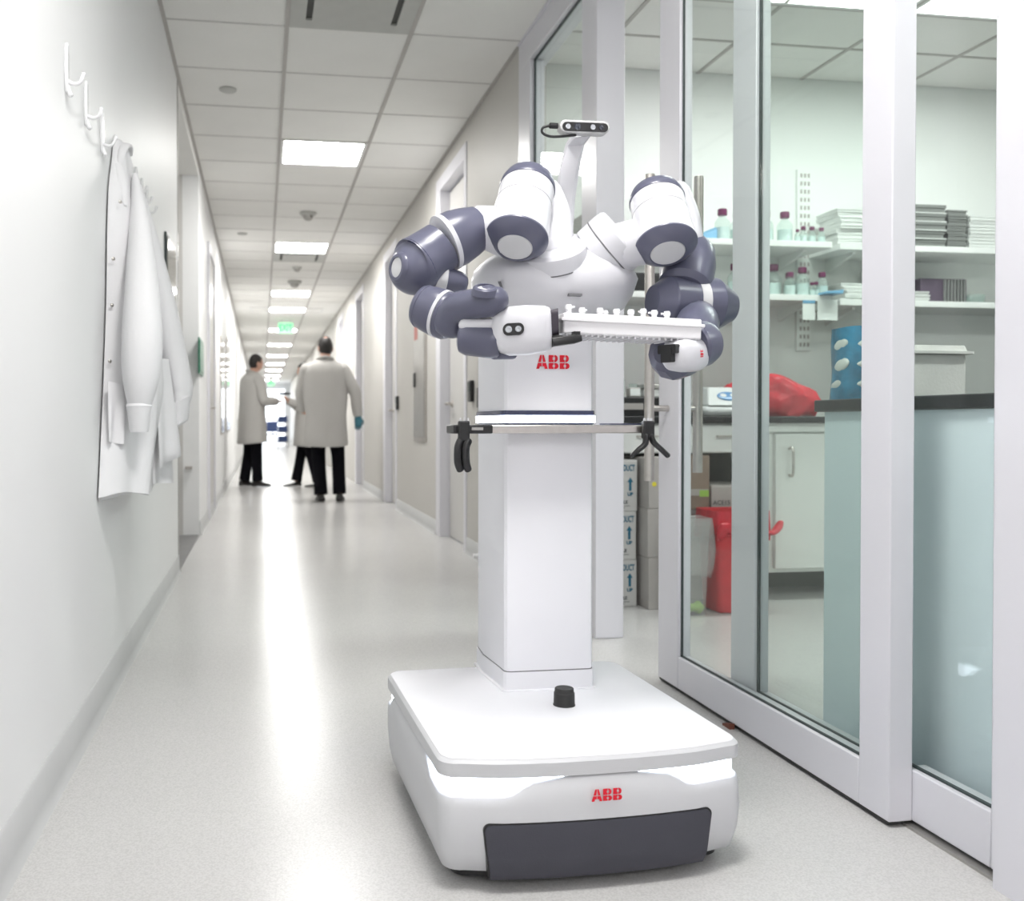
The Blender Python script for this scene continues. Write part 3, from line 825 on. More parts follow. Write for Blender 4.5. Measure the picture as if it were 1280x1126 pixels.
# bumper
def frontY(x):
    t = (x - BCX) / (0.5 * (BX1 - BX0))
    return BY0 - 0.028 * (1 - min(1, abs(t)) ** 2.2) - 0.006
def bumper(name, m, x0, x1, zt, zb, proud, thick, r, slant):
    n = 56
    rings = []
    for k in range(n + 1):
        x = x0 + (x1 - x0) * (0.5 - 0.5 * math.cos(PI * k / n))
        d = min(x - x0, x1 - x)
        ztk = zt - (r - math.sqrt(max(0, r * r - (r - min(d, r)) ** 2)))
        zbk = zb
        yf = frontY(x) - proud
        ring = []
        for i in range(6):
            z = zbk + (ztk - zbk) * i / 5
            sh = slant * (zt - z) / (zt - zb) * (1 - 2 * (x - x0) / (x1 - x0))
            ring.append((x + sh, yf + 0.010 * (1 - sstep(zb, zb + 0.02, z)) + 0.002 * sstep(zt - 0.006, zt, z), z))
        for i in (5, 0):
            z = zbk + (ztk - zbk) * i / 5
            sh = slant * (zt - z) / (zt - zb) * (1 - 2 * (x - x0) / (x1 - x0))
            ring.append((x + sh, yf + thick, z))
        rings.append(ring)
    return MB().loft(rings).build(name, m, rb, angle=50)
bumper('bumper_gap', 'black', 0.376, 0.816, 0.1255, 0.024, 0.0005, 0.02, 0.014, 0.013)
bumper('bumper', 'bump', 0.379, 0.813, 0.1225, 0.022, 0.003, 0.02, 0.013, 0.013)
for x, y in ((0.40, 1.80), (0.80, 1.80), (0.40, 2.16), (0.80, 2.16)):
    MB().lathe((x - 0.015, y, 0.03), (1, 0, 0), [(0, 0.022), (0.003, 0.03), (0.027, 0.03), (0.03, 0.022)], 18).build('wheel', 'rubber', rb)

# red split-letter logo: three block letters cut by fine gaps
def logo(fn, w, h, d0=0.0, d1=0.0012):
    mb = MB()
    g = 0.035
    def quad(pts):
        mb.prism([(u * w - w / 2, v * h - h / 2) for u, v in pts], fn, d0, d1)
    # A : apex centred at u=.15
    lw = 0.34
    mid = 0.46
    c = lw / 2
    for s in (-1, 1):
        def X(u):
            return c + s * u
        sl = lambda v: 0.17 * (1 - v) + 0.052 * v       # outer edge
        inn = lambda v: max(0.012, 0.085 * (1 - v / 0.80)) if v < 0.8 else 0.012
        quad([(X(sl(0.0)), 0.0), (X(inn(0.0) + .0), 0.0), (X(inn(0.18)), 0.18), (X(0.012), 0.18), (X(0.012), mid - g), (X(sl(mid - g)), mid - g)])
        quad([(X(sl(mid + g)), mid + g), (X(max(0.03, inn(mid + g))), mid + g), (X(0.012), 0.80), (X(0.012), 1.0), (X(sl(1.0)), 1.0)])
    for u0 in (0.37, 0.70):
        bw = 0.29
        xm = u0 + 0.155
        for z0, z1, top_ in ((0.0, mid - g, False), (mid + g, 1.0, True)):
            quad([(u0, z0), (xm - 0.012, z0), (xm - 0.012, z0 + (z1 - z0) * 0.30), (xm - 0.04, z0 + (z1 - z0) * 0.30), (xm - 0.04, z0 + (z1 - z0) * 0.70), (xm - 0.012, z0 + (z1 - z0) * 0.70), (xm - 0.012, z1), (u0, z1)])
            R = u0 + bw - (0.02 if top_ else 0.0)
            hh = z1 - z0
            arc = [(xm + 0.012, z0)]
            for k in range(9):
                a = -PI / 2 + PI * k / 8
                arc.append((R - 0.085 + 0.085 * math.cos(a), z0 + hh / 2 + hh / 2 * math.sin(a)))
            arc += [(xm + 0.012, z1), (xm + 0.012, z0 + hh * 0.70), (xm + 0.035, z0 + hh * 0.70), (xm + 0.035, z0 + hh * 0.30), (xm + 0.012, z0 + hh * 0.30)]
            quad(arc)
    return mb
logo(lambda u, v, d: (0.603 + u, frontY(0.603 + u) - 0.0005 - d, 0.1690 + v), 0.058, 0.0215).build('logo_lettering', 'red', base, smooth=False, label='red three-letter logo on the base front')
# stop knob on the top cover
MB().lathe((0.636, 1.937, 0.2353), (0, 0, 1), [(0, 0.0235), (0.003, 0.0235), (0.004, 0.0225), (0.028, 0.0220), (0.030, 0.0205), (0.037, 0.0200), (0.0385, 0.0185), (0.0386, 0.0)], 28).build('stop_knob', 'rubber', rb, angle=30, label='black round knob on the white top cover')

for o_ in list(rb.children):
    if o_.name.split('.')[0] in ('base_shell', 'top_cover', 'chassis', 'bumper', 'bumper_gap', 'wheel'):
        o_.rotation_euler.z = math.radians(1.6)

# column
def col_ring(z, g=0.0):
    pts = [(0.5375, 2.066), (0.5365, 2.10), (0.527, 2.22), (0.532, 2.30), (0.748, 2.30), (0.753, 2.22), (0.7445, 2.10), (0.7435, 2.066), (0.738, 2.0575), (0.730, 2.055), (0.551, 2.055), (0.543, 2.0575)]
    cx, cy = 0.64, 2.18
    return [(x + g * (1 if x > cx else -1), y + g * (1 if y > cy else -1), z) for x, y in pts]
colm = MB().loft([col_ring(0.281), col_ring(0.834)]).build('column', 'whitem', rb, angle=30)
sock = MB().loft([col_ring(0.2352, 0.008), col_ring(0.239, 0.008), col_ring(0.2405, 0.0025), col_ring(0.279, 0.0025)]).build('column_socket', 'whitem', rb, angle=30)
MB().loft([col_ring(0.2785, 0.0006), col_ring(0.2812, 0.0006)]).build('socket_seam', 'seam', sock)
MB().loft([col_ring(0.834, 0.002), col_ring(0.838, 0.004)]).build('ring_edge', 'navy', colm)
MB().loft([col_ring(0.838, 0.005), col_ring(0.8545, 0.005)]).build('light_ring', 'strip', colm, label='glowing white light ring around the column')
MB().loft([col_ring(0.8545, 0.004), col_ring(0.8655, 0.0035)]).build('ring_cap', 'navy', colm)
headc = MB().loft([col_ring(0.8655, 0.0), col_ring(1.05, 0.0)]).build('column_head', 'whitem', rb, angle=30)
logo(lambda u, v, d: (0.647 + u, 2.0545 - d, 0.9745 + v), 0.078, 0.031).build('logo_lettering', 'red', headc, smooth=False, label='red three-letter logo below the arms')
bx('side_slot', 'black', headc, 0.7435, 0.7475, 2.085, 2.10, 0.955, 1.01)
bx('side_strip', 'steel2', rb, 0.7455, 0.7565, 2.13, 2.15, 0.285, 0.83)

# tool shelf plate on the column
pl = MB().box(0.470, 0.845, 1.985, 2.054, 0.815, 0.833).build('tool_plate', 'steel', rb, smooth=True, bevel=0.002)
bx('plate_end', 'black', pl, 0.404, 0.490, 1.978, 2.06, 0.8145, 0.8335, bevel=0.003)
bx('plate_pad', 'navy', pl, 0.755, 0.840, 1.99, 2.05, 0.8335, 0.8365)
bx('plate_slot', 'steel2', pl, 0.443, 0.468, 1.976, 1.979, 0.822, 0.828)

# torso
def tring(z, cx, cy, hx, hy, n=48, e=2.4):
    out = []
    for k in range(n):
        a = 2 * PI * k / n
        c, s_ = math.cos(a), math.sin(a)
        out.append((cx + hx * math.copysign(abs(c) ** (2 / e), c), cy + hy * math.copysign(abs(s_) ** (2 / e), s_), z))
    return out
TC = 0.668
tor = MB().loft([tring(1.045, TC - 0.005, 2.14, 0.075, 0.08), tring(1.078, TC - 0.005, 2.13, 0.110, 0.10), tring(1.090, TC - 0.006, 2.125, 0.150, 0.125), tring(1.100, TC - 0.006, 2.12, 0.165, 0.135), tring(1.13, TC - 0.004, 2.12, 0.182, 0.150),
                 tring(1.165, TC, 2.12, 0.190, 0.155), tring(1.19, TC, 2.125, 0.182, 0.150), tring(1.215, TC, 2.135, 0.155, 0.140), tring(1.237, TC + 0.006, 2.145, 0.120, 0.125), tring(1.256, TC + 0.012, 2.155, 0.088, 0.10), tring(1.270, TC + 0.02, 2.16, 0.065, 0.075), tring(1.278, TC + 0.02, 2.16, 0.03, 0.04)]).build('torso', 'white', rb, angle=60)
MB().lathe((0.628, 2.016, 1.093), (-0.1, -0.75, -0.65), [(0, 0.014), (0.004, 0.014), (0.0041, 0.008), (0.002, 0.0)], 20).build('torso_port', 'seam', tor)
bx('torso_slot', 'seam', tor, 0.655, 0.685, 1.968, 1.985, 1.112, 1.117)
for x, z in ((0.530, 1.165), (0.512, 1.135)):
    MB().loft([[(x - 0.001, 2.02, z + 0.012), (x + 0.003, 2.01, z + 0.011), (x + 0.010, 2.012, z - 0.010), (x + 0.006, 2.022, z - 0.012)], [(x - 0.001, 2.06, z + 0.012), (x + 0.003, 2.06, z + 0.011), (x + 0.010, 2.06, z - 0.010), (x + 0.006, 2.06, z - 0.012)]]).build('vent_slit', 'seam', tor)

def k3(n):
    return Vector(K[n][:3])
def kr(n):
    return K[n][3]
def chain(names, f=1.0):
    return [k3(n) for n in names], [kr(n) * f for n in names]
def axis_lathe(n0, n1, prof, nseg=36):
    """profile in (fraction of the axis length, radius)"""
    a, b = k3(n0), k3(n1)
    L = (b - a).length
    return MB().lathe(a, b - a, [(t * L, r) for t, r in prof], nseg)

def housing(T, B, rT, rB, lab):
    a, b = k3(T), k3(B)
    ax = b - a
    L = ax.length
    h = MB().lathe(a, ax, [(0.15 * L, rT * 0.985), (0.17 * L, rT), (0.40 * L, rT * 1.0), (0.402 * L, rT * 1.012), (0.65 * L, rB * 1.0), (0.875 * L, rB * 1.04), (0.89 * L, rB * 1.0)], 44).build('shoulder_housing', 'white', rb, angle=30, label=lab)
    MB().lathe(a, ax, [(-0.12 * L, rT * 0.25), (-0.115 * L, rT * 0.42), (-0.06 * L, rT * 0.66), (0.02 * L, rT * 0.90), (0.10 * L, rT * 1.0), (0.155 * L, rT * 1.03), (0.175 * L, rT * 1.02), (0.177 * L, rT * 0.9)], 44).build('top_cap', 'grey', h, angle=28)
    MB().lathe(a, ax, [(0.87 * L, rB * 0.95), (0.88 * L, rB * 1.06), (0.90 * L, rB * 1.06), (0.94 * L, rB * 0.96), (1.02 * L, rB * 0.66), (1.025 * L, rB * 0.60), (1.01 * L, rB * 0.58)], 44).build('ring_cap', 'grey', h, angle=28)
    MB().lathe(a, ax, [(0.398 * L, rT * 1.0), (0.400 * L, rT * 1.016), (0.406 * L, rT * 1.016), (0.408 * L, rT * 1.0)], 44).build('housing_seam', 'seam', h, angle=60)
    MB().lathe(a, ax, [(0.99 * L, rB * 0.585), (1.018 * L, rB * 0.585), (1.026 * L, rB * 0.55), (1.026 * L, 0)], 40).build('end_disc', 'disc', h, angle=28)
    return h
# viewer's left arm
LT = 'robot arm on the left of the picture'
hL = housing('L_hT', 'L_hB', 0.0600, 0.0635, 'white shoulder housing, left of the picture')
cl = MB().lathe(k3('L_col') + Vector((0.028, 0.016, -0.052)), Vector((-0.22, -0.42, 0.78)), [(0, 0.078), (0.06, 0.078), (0.072, 0.076), (0.078, 0.070), (0.079, 0.060)], 44).build('shoulder_collar', 'white', rb, angle=30)
MB().lathe(k3('L_col') + Vector((0.028, 0.016, -0.052)), Vector((-0.22, -0.42, 0.78)), [(0.036, 0.0783), (0.0375, 0.0788), (0.039, 0.0783)], 44).build('collar_seam', 'seam', cl)
P_, R_ = chain(['L_yk0', 'L_yk1', 'L_yk2', 'L_yk3'])
MB().sweep(P_, R_, 28, sq=1.0).build('shoulder_yoke', 'white', rb)
P_, R_ = chain(['L_nk0', 'L_nk1', 'L_nk2'])
MB().sweep(P_, R_, 28).build('shoulder_link', 'white', rb)
u = axis_lathe('L_ua0', 'L_ua1', [(-0.05, kr('L_ua0') * 0.9), (0.0, kr('L_ua0') * 1.10), (0.35, 0.055), (0.7, 0.0605), (0.96, 0.0610), (1.0, 0.0590)], 40).build('upper_arm', 'grey', rb, angle=30)
ax = (k3('L_ua1') - k3('L_ua0')).normalized()
MB().lathe(k3('L_ua1') - ax * 0.006, ax, [(0, 0.052), (0.002, 0.0622), (0.012, 0.0622), (0.014, 0.052)], 40).build('stripe', 'white', u, angle=30)
# rib strip along the upper arm
nrm = Vector((0.2, -0.35, 0.9)).normalized()
a_, b_ = k3('L_ua0') + nrm * 0.043, k3('L_ua1') + nrm * 0.0555
MB().sweep([a_, (a_ + b_) / 2 + nrm * 0.003, b_], [0.007, 0.007, 0.007], 10, sq=0.6).build('side_stripe', 'white', u)
P_, R_ = chain(['L_st', 'L_el0', 'L_el1', 'L_el2', 'L_el3', 'L_el4'])
e = MB().sweep(P_[1:], R_[1:], 36, rnd=False).build('elbow', 'grey', rb, angle=50)
dv = ((k3('L_el4') - k3('L_el3')).normalized() + Vector((-0.3, -0.05, 0.05))).normalized()
c_ = k3('L_el4') - dv * 0.002
MB().lathe(c_ - dv * 0.002, dv, [(0, 0.0335), (0.004, 0.0320), (0.008, 0.0275), (0.0085, 0.0215), (0.004, 0.0205)], 32).build('end_rim', 'grey', e, angle=28)
MB().lathe(c_, dv, [(0, 0.0205), (0.0045, 0.0205), (0.005, 0.0)], 24).build('end_disc', 'disc', e, angle=28)
kx = (k3('L_el1') - k3('L_el2')).normalized()
MB().lathe(k3('L_el2') + kx * 0.010, kx, [(0, 0.0600), (0.001, 0.0612), (0.003, 0.0600)], 40).build('elbow_seam', 'navy', e)
P_, R_ = chain(['L_kn0', 'L_kn1', 'L_kn2'])
q = MB().sweep(P_, R_, 28).build('elbow_joint', 'grey', rb)
MB().lathe(P_[0] + Vector((0.006, -0.004, 0)), P_[1] - P_[0], [(0, 0.028), (0.002, 0.0315), (0.022, 0.0318), (0.024, 0.028)], 30).build('stripe', 'disc', q, angle=30)
f = axis_lathe('L_fa0', 'L_fa2', [(-0.05, 0.020), (0.0, 0.030), (0.12, 0.041), (0.26, 0.0455), (0.30, 0.0455), (0.31, 0.0445), (0.55, 0.0475), (0.95, 0.0495), (1.0, 0.0490)], 40).build('forearm', 'grey', rb, angle=30)
ax = (k3('L_fa2') - k3('L_fa0')).normalized()
MB().lathe(k3('L_fa2') - ax * 0.001, ax, [(0, 0.046), (0.001, 0.0500), (0.008, 0.0500), (0.009, 0.046)], 40).build('stripe', 'white', f, angle=30)
MB().lathe(k3('L_fa2') + ax * 0.008, ax, [(0, 0.0485), (0.012, 0.0485), (0.022, 0.043), (0.028, 0.030)], 40).build('forearm_end', 'grey', f, angle=30)
P_, R_ = chain(['L_wl0', 'L_wl1', 'L_wl2', 'L_wl3', 'L_wl4'])
w = MB().sweep(P_, R_, 30).build('wrist_link', 'grey', rb)
dv = Vector((-0.05, -0.45, 0.89)).normalized()
c_ = k3('L_wl3') + Vector((-0.012, -0.012, 0.0115))
MB().lathe(c_, dv, [(0, 0.026), (0.012, 0.023), (0.0145, 0.0195), (0.0145, 0.0165), (0.010, 0.016)], 28).build('end_rim', 'grey', w, angle=28)
MB().lathe(c_, dv, [(0.006, 0.0160), (0.0105, 0.0160), (0.011, 0.0)], 24).build('end_disc', 'disc', w, angle=28)
w = axis_lathe('L_wr0', 'L_wr3', [(0, 0.020), (0.05, 0.029), (0.2, 0.034), (0.8, 0.035), (0.95, 0.032), (1.0, 0.028)], 12).build('wrist', 'grey', rb, angle=40)
P_, R_ = chain(['L_wu0', 'L_wu1'])
MB().sweep(P_, R_, 20, sq=0.9).build('wrist_cover', 'white', w)
P_, R_ = chain(['L_wb0', 'L_wb1'])
MB().sweep(P_, R_, 16).build('wrist_latch', 'grey', w)

def grip_ring(c, ax, hw, hh, e=3.2, n=36):
    a = Vector(ax).normalized()
    u_ = a.cross(Vector((0, 0, 1))).normalized()
    v_ = u_.cross(a)
    out = []
    for k in range(n):
        t = 2 * PI * k / n
        cc, ss = math.cos(t), math.sin(t)
        out.append(Vector(c) + u_ * hw * math.copysign(abs(cc) ** (2 / e), cc) + v_ * hh * math.copysign(abs(ss) ** (2 / e), ss))
    return out
ax = (k3('L_g4') - k3('L_g0')).normalized()
g = MB().loft([grip_ring(k3('L_g0') - ax * 0.004, ax, 0.018, 0.022, 2.6), grip_ring(k3('L_g0'), ax, 0.026, 0.033, 2.6), grip_ring(k3('L_g0') + ax * 0.012, ax, 0.032, 0.042), grip_ring(k3('L_g1') + ax * 0.008, ax, 0.036, 0.0468), grip_ring(k3('L_g2'), ax, 0.037, 0.0475), grip_ring(k3('L_g3'), ax, 0.034, 0.0440), grip_ring(k3('L_g4'), ax, 0.031, 0.040), grip_ring(k3('L_g4') + ax * 0.003, ax, 0.027, 0.036)]).build('gripper', 'white', rb, angle=40)
# camera window in the gripper
cw = k3('L_g1') + ax * 0.018
uy = ax.cross(Vector((0, 0, 1))).normalized()
if uy.y > 0: uy = -uy
vz = Vector((0, 0, 1))
pw = rrect(-0.020, 0.020, -0.0115, 0.0115, 0.0105)
MB().prism(pw, lambda a_, b_, d: cw + ax * a_ + vz * b_ + uy * (0.033 + d), 0.0, 0.0062).build('camera_window', 'black', g, angle=30)
for s_, rr in ((-0.009, 0.0065), (0.009, 0.0058)):
    MB().lathe(cw + ax * s_ + uy * 0.0390, uy, [(0, rr), (0.001, rr), (0.0012, rr * 0.6), (0.0005, 0)], 18).build('camera_lens', 'lensw', g)
mbg = MB().loft([grip_ring(k3('L_fl0') + Vector((-0.003, 0, -0.004)), ax, 0.026, 0.026, 5), grip_ring(k3('L_fl1') + Vector((-0.014, 0, -0.002)), ax, 0.024, 0.025, 5)])
mbg.build('gripper_mount', 'purple', g, angle=40)
def finger(p, q_, h, w_, nm='gripper_finger', par=None):
    p, q_ = Vector(p), Vector(q_)
    a = (q_ - p).normalized()
    return MB().loft([grip_ring(p, a, w_, h, 6, 20), grip_ring(p + (q_ - p) * 0.75, a, w_, h, 6, 20), grip_ring(q_, a, w_ * 0.7, h * 0.7, 5, 20)]).build(nm, 'black', par, angle=40)
finger(k3('L_fi0') + Vector((-0.002, 0, 0.003)), k3('L_fi1') + Vector((0.012, 0, 0)), 0.0095, 0.014, par=g)
finger(k3('L_fi1') + Vector((-0.018, -0.002, -0.003)), k3('L_fi2') + Vector((0.004, 0, -0.001)), 0.0085, 0.012, par=g)
bx('finger_tip', 'black', g, k3('L_fi2').x - 0.010, k3('L_fi2').x + 0.002, 1.728, 1.745, k3('L_fi2').z - 0.004, k3('L_fi2').z + 0.012)

# viewer's right arm
hR = housing('R_hT', 'R_hB', 0.0600, 0.0630, 'white shoulder housing, right of the picture')
cd = Vector((0.62, -0.40, 0.55)).normalized()
cl = MB().lathe(k3('R_col') - cd * 0.030, cd, [(0, 0.072), (0.05, 0.074), (0.066, 0.073), (0.073, 0.067), (0.074, 0.058)], 44).build('shoulder_collar', 'white', rb, angle=30)
MB().lathe(k3('R_col') - cd * 0.030, cd, [(0.030, 0.0738), (0.0315, 0.0746), (0.033, 0.0740)], 44).build('collar_seam', 'seam', cl)
P_, R_ = chain(['R_yk0', 'R_yk1', 'R_yk2'])
MB().sweep(P_, R_, 30).build('shoulder_yoke', 'white', rb)
P_, R_ = chain(['R_ck0', 'R_ck1', 'R_ck2'])
MB().sweep(P_, R_, 24, sq=1.4).build('shoulder_link', 'white', rb)
u = axis_lathe('R_ua0', 'R_ua3', [(0, 0.034), (0.15, 0.048), (0.45, 0.0575), (0.82, 0.0590), (0.90, 0.0580), (1.0, 0.048), (1.02, 0.03)], 40).build('upper_arm', 'grey', rb, angle=28)
MB().sweep([k3('R_cb0'), k3('R_cb1'), k3('R_cb2')], [0.0026] * 3, 8).build('cable', 'black', u)
P_ = k3('R_el0'); Q_ = k3('R_el6')
e = axis_lathe('R_el0', 'R_el6', [(0, 0.034), (0.16, 0.057), (0.18, 0.0585), (0.46, 0.0585), (0.56, 0.0585), (0.74, 0.0625), (0.76, 0.062), (1.0, 0.034)], 40).build('elbow', 'grey', rb, angle=14)
MB().lathe(P_ + (Q_ - P_) * 0.46, Q_ - P_, [(0, 0.050), (0.001, 0.0592), (0.024, 0.0592), (0.025, 0.050)], 40).build('stripe', 'disc', e, angle=30)
f = axis_lathe('R_fa0', 'R_fa3', [(-0.15, 0.022), (0.05, 0.036), (0.35, 0.046), (0.75, 0.0475), (0.95, 0.040), (1.05, 0.028)], 16).build('forearm', 'grey', rb, angle=25)
w = axis_lathe('R_wr0', 'R_wr2', [(-0.15, 0.030), (0.05, 0.043), (0.35, 0.0475), (0.9, 0.0475), (1.0, 0.044)], 28).build('wrist', 'grey', rb, angle=28)
MB().lathe(k3('R_rg2') + Vector((0.02, 0.02, 0.002)), Vector((-0.8, -0.6, -0.05)), [(0, 0.046), (0.03, 0.053), (0.055, 0.054), (0.085, 0.038), (0.095, 0.02)], 12).build('wrist_shell', 'grey', w, angle=25)
ax = (k3('R_g4') - k3('R_g0')).normalized()
ax = Vector((ax.x, -0.62, ax.z)).normalized()
gb = k3('R_g1') + Vector((0.006, 0.008, -0.009))
g = MB().loft([grip_ring(gb - ax * 0.012, ax, 0.032, 0.031, 2.4), grip_ring(gb, ax, 0.0365, 0.0345, 2.4), grip_ring(gb + ax * 0.030, ax, 0.0375, 0.0350, 2.6), grip_ring(gb + ax * 0.056, ax, 0.034, 0.032, 2.8), grip_ring(gb + ax * 0.072, ax, 0.026, 0.025, 2.8), grip_ring(gb + ax * 0.077, ax, 0.018, 0.018, 2.6)]).build('gripper', 'white', rb, angle=40)
fb = gb + ax * 0.075 + Vector((-0.006, 0, 0.011))
uy = ax.cross(Vector((0, 0, 1))).normalized()
MB().prism(rrect(-0.020, 0.020, -0.009, 0.009, 0.003), lambda a_, b_, d: fb + uy * a_ + vz * b_ + ax * d, -0.012, 0.010).build('gripper_mount', 'black', g, angle=30)
MB().prism(rrect(-0.011, 0.012, -0.026, 0.004, 0.003), lambda a_, b_, d: fb + uy * a_ + vz * b_ + ax * d, -0.012, 0.012).build('gripper_finger', 'black', g, angle=30)
lp = gb + ax * 0.028
sidev = (ax.cross(Vector((0, 0, 1)))).normalized()
if sidev.y > 0: sidev = -sidev
ld = (sidev * 0.98 + Vector((0, 0, 0.2))).normalized()
lt = ax.cross(ld).normalized()
if lt.z > 0: lt = -lt
def on_shell(u_, v_, d):
    th = u_ / 0.0365
    rad = (ld * math.cos(th) + lt * math.sin(th))
    return lp + rad * (0.0368 + d) + ax * (-v_)
logo(on_shell, 0.030, 0.010, 0, 0.001).build('logo_lettering', 'red', g, smooth=False, label='small red logo on the right gripper')

# camera stalk and depth camera
P_ = [k3('stk%d' % i) for i in range(5)]
rings = []
for i, p in enumerate(P_):
    t = (P_[min(i + 1, 4)] - P_[max(i - 1, 0)]).normalized()
    sx = Vector((0.93, -0.37, 0)).normalized()
    n_ = t.cross(sx).normalized()
    hw = kr('stk%d' % i) * 0.95
    hd_ = 0.013
    rings.append([p + sx * a * hw + n_ * b * hd_ for a, b in ((-1, -0.6), (-0.75, -1), (0.75, -1), (1, -0.6), (1, 0.6), (0.75, 1), (-0.75, 1), (-1, 0.6))])
rings = [[q_ + Vector((0, 0, -0.05)) for q_ in rings[0]]] + rings
MB().loft(rings).build('camera_stalk', 'white', rb, angle=30)
a_, b_ = k3('cmL'), k3('cmR')
cx_ = (b_ - a_).normalized()
mid_ = (a_ + b_) / 2
hw = (b_ - a_).length / 2 + 0.010
fy = Vector((cx_.y, -cx_.x, 0)).normalized()
if fy.y > 0: fy = -fy
uz = Vector((0, 0, 1))
cmb = MB().prism(rrect(-hw, hw, -0.0145, 0.0145, 0.014, 8), lambda u_, v_, d: mid_ + cx_ * u_ + uz * v_ - fy * d, 0.0, 0.026).build('depth_camera', 'alu', rb, angle=35, bevel=0.002)
MB().prism(rrect(-hw + 0.005, hw - 0.004, -0.0115, 0.0085, 0.0098, 8), lambda u_, v_, d: mid_ + cx_ * u_ + uz * v_ + fy * d, 0.0, 0.0015).build('camera_face', 'black', cmb, angle=35)
for u_, rr, m_ in ((-0.040, 0.0060, 'lensw'), (-0.018, 0.0078, 'lens'), (0.018, 0.0060, 'lensw'), (0.038, 0.0055, 'lens')):
    MB().lathe(mid_ + cx_ * u_ + uz * -0.0015 + fy * 0.0014, fy, [(0, rr), (0.001, rr), (0.0012, rr * 0.55), (0.0004, 0)], 18).build('camera_lens', m_, cmb)
pa = mid_ - cx_ * (hw + 0.002) - fy * 0.013
MB().lathe(pa + uz * 0.003, -cx_, [(0, 0.0065), (0.018, 0.0065), (0.020, 0.004)], 14).build('cable_plug', 'black', cmb)
MB().sweep([pa - cx_ * 0.018 + uz * 0.003, pa - cx_ * 0.034 - uz * 0.002, pa - cx_ * 0.035 - uz * 0.014, pa - cx_ * 0.015 - uz * 0.0215, pa + cx_ * 0.02 - uz * 0.019, pa + cx_ * 0.042 - uz * 0.016], [0.0030] * 6, 10).build('cable', 'black', cmb)
for i in range(14):
    bx('cooling_slit', 'seam', cmb, *sorted((mid_.x - 0.042 + i * 0.0062, mid_.x - 0.042 + i * 0.0062 + 0.003)), mid_.y + 0.002, mid_.y + 0.018, mid_.z + 0.0142, mid_.z + 0.0150)

# ------------------------------------------------------------------ clamps on the tool plate
c1 = thing('bar_clamp', 'black clamp with two straight handles hanging on the left end of the plate', 'clamp', (0.43, 1.975, 0.73))
bx('clamp_jaw', 'black', c1, 0.412, 0.436, 1.962, 1.978, 0.798, 0.842, bevel=0.003)
for dx, dz in ((0.0, 0.0), (0.017, 0.0)):
    MB().sweep([(0.417 + dx, 1.968, 0.80), (0.411 + dx, 1.966, 0.785), (0.411 + dx, 1.966, 0.755), (0.416 + dx, 1.966, 0.738)], [0.0068, 0.0068, 0.007, 0.0065], 10, sq=1.3).build('clamp_handle', 'black', c1)
c2 = thing('bar_clamp', 'black clamp with splayed handles on the right end of the plate', 'clamp', (0.84, 1.975, 0.76))
bx('clamp_jaw', 'black', c2, 0.824, 0.849, 1.962, 1.980, 0.803, 0.842, bevel=0.003)
MB().sweep([(0.830, 1.968, 0.81), (0.828, 1.966, 0.792), (0.812, 1.966, 0.778), (0.797, 1.966, 0.765)], [0.0065, 0.0065, 0.006, 0.0045], 10, sq=1.3).build('clamp_handle', 'black', c2)
MB().sweep([(0.842, 1.968, 0.81), (0.848, 1.966, 0.795), (0.866, 1.966, 0.779), (0.880, 1.966, 0.766)], [0.0065, 0.0065, 0.006, 0.006], 10, sq=1.3).build('clamp_handle', 'black', c2)
MB().box(0.415, 0.419, 1.968, 1.972, 0.842, 0.848).box(0.423, 0.427, 1.968, 1.972, 0.842, 0.848).box(0.431, 0.435, 1.968, 1.972, 0.842, 0.848).build('clamp_teeth', 'disc', c1, smooth=False)
MB().box(0.826, 0.830, 1.968, 1.972, 0.842, 0.848).box(0.834, 0.838, 1.968, 1.972, 0.842, 0.848).box(0.842, 0.846, 1.968, 1.972, 0.842, 0.848).build('clamp_teeth', 'disc', c2, smooth=False)

# ------------------------------------------------------------------ tube rack in the grippers
A_ = k3('tr0'); B_ = k3('tr1')
rx = (B_ - A_).normalized()
ry = Vector((-rx.y, rx.x, 0)).normalized()
rz = rx.cross(ry).normalized()
if rz.z < 0: rz = -rz
if ry.y < 0: ry = -ry
LR = (B_ - A_).length - 0.008
def rk(u_, v_, w_):
    return A_ + rx * (u_ + 0.007) + ry * v_ + rz * w_
tr = thing('tube_rack', 'white plastic tube rack held level between the two grippers', 'tube rack', tuple(rk(LR / 2, 0.045, -0.022)))
def rbx(name, m, par, u0, u1, v0, v1, w0, w1, bevel=0.0):
    pts = [rk(a, b, c) for c in (w0, w1) for a, b in ((u0, v0), (u1, v0), (u1, v1), (u0, v1))]
    return MB().add(pts, [(0, 3, 2, 1), (4, 5, 6, 7), (0, 1, 5, 4), (1, 2, 6, 5), (2, 3, 7, 6), (3, 0, 4, 7)]).build(name, m, par, smooth=bevel > 0, bevel=bevel)
rbx('rack_body', 'rack', tr, 0.0, LR, 0.0, 0.095, -0.020, 0.020, 0.003)
rbx('rack_rim', 'rack', tr, -0.005, LR + 0.005, -0.004, 0.099, 0.004, 0.010, 0.001)
for i in range(22):
    u_ = 0.008 + i * (LR - 0.02) / 21
    rbx('rib', 'rackd', tr, u_, u_ + 0.004, 0.004, 0.091, -0.0245, -0.0195)
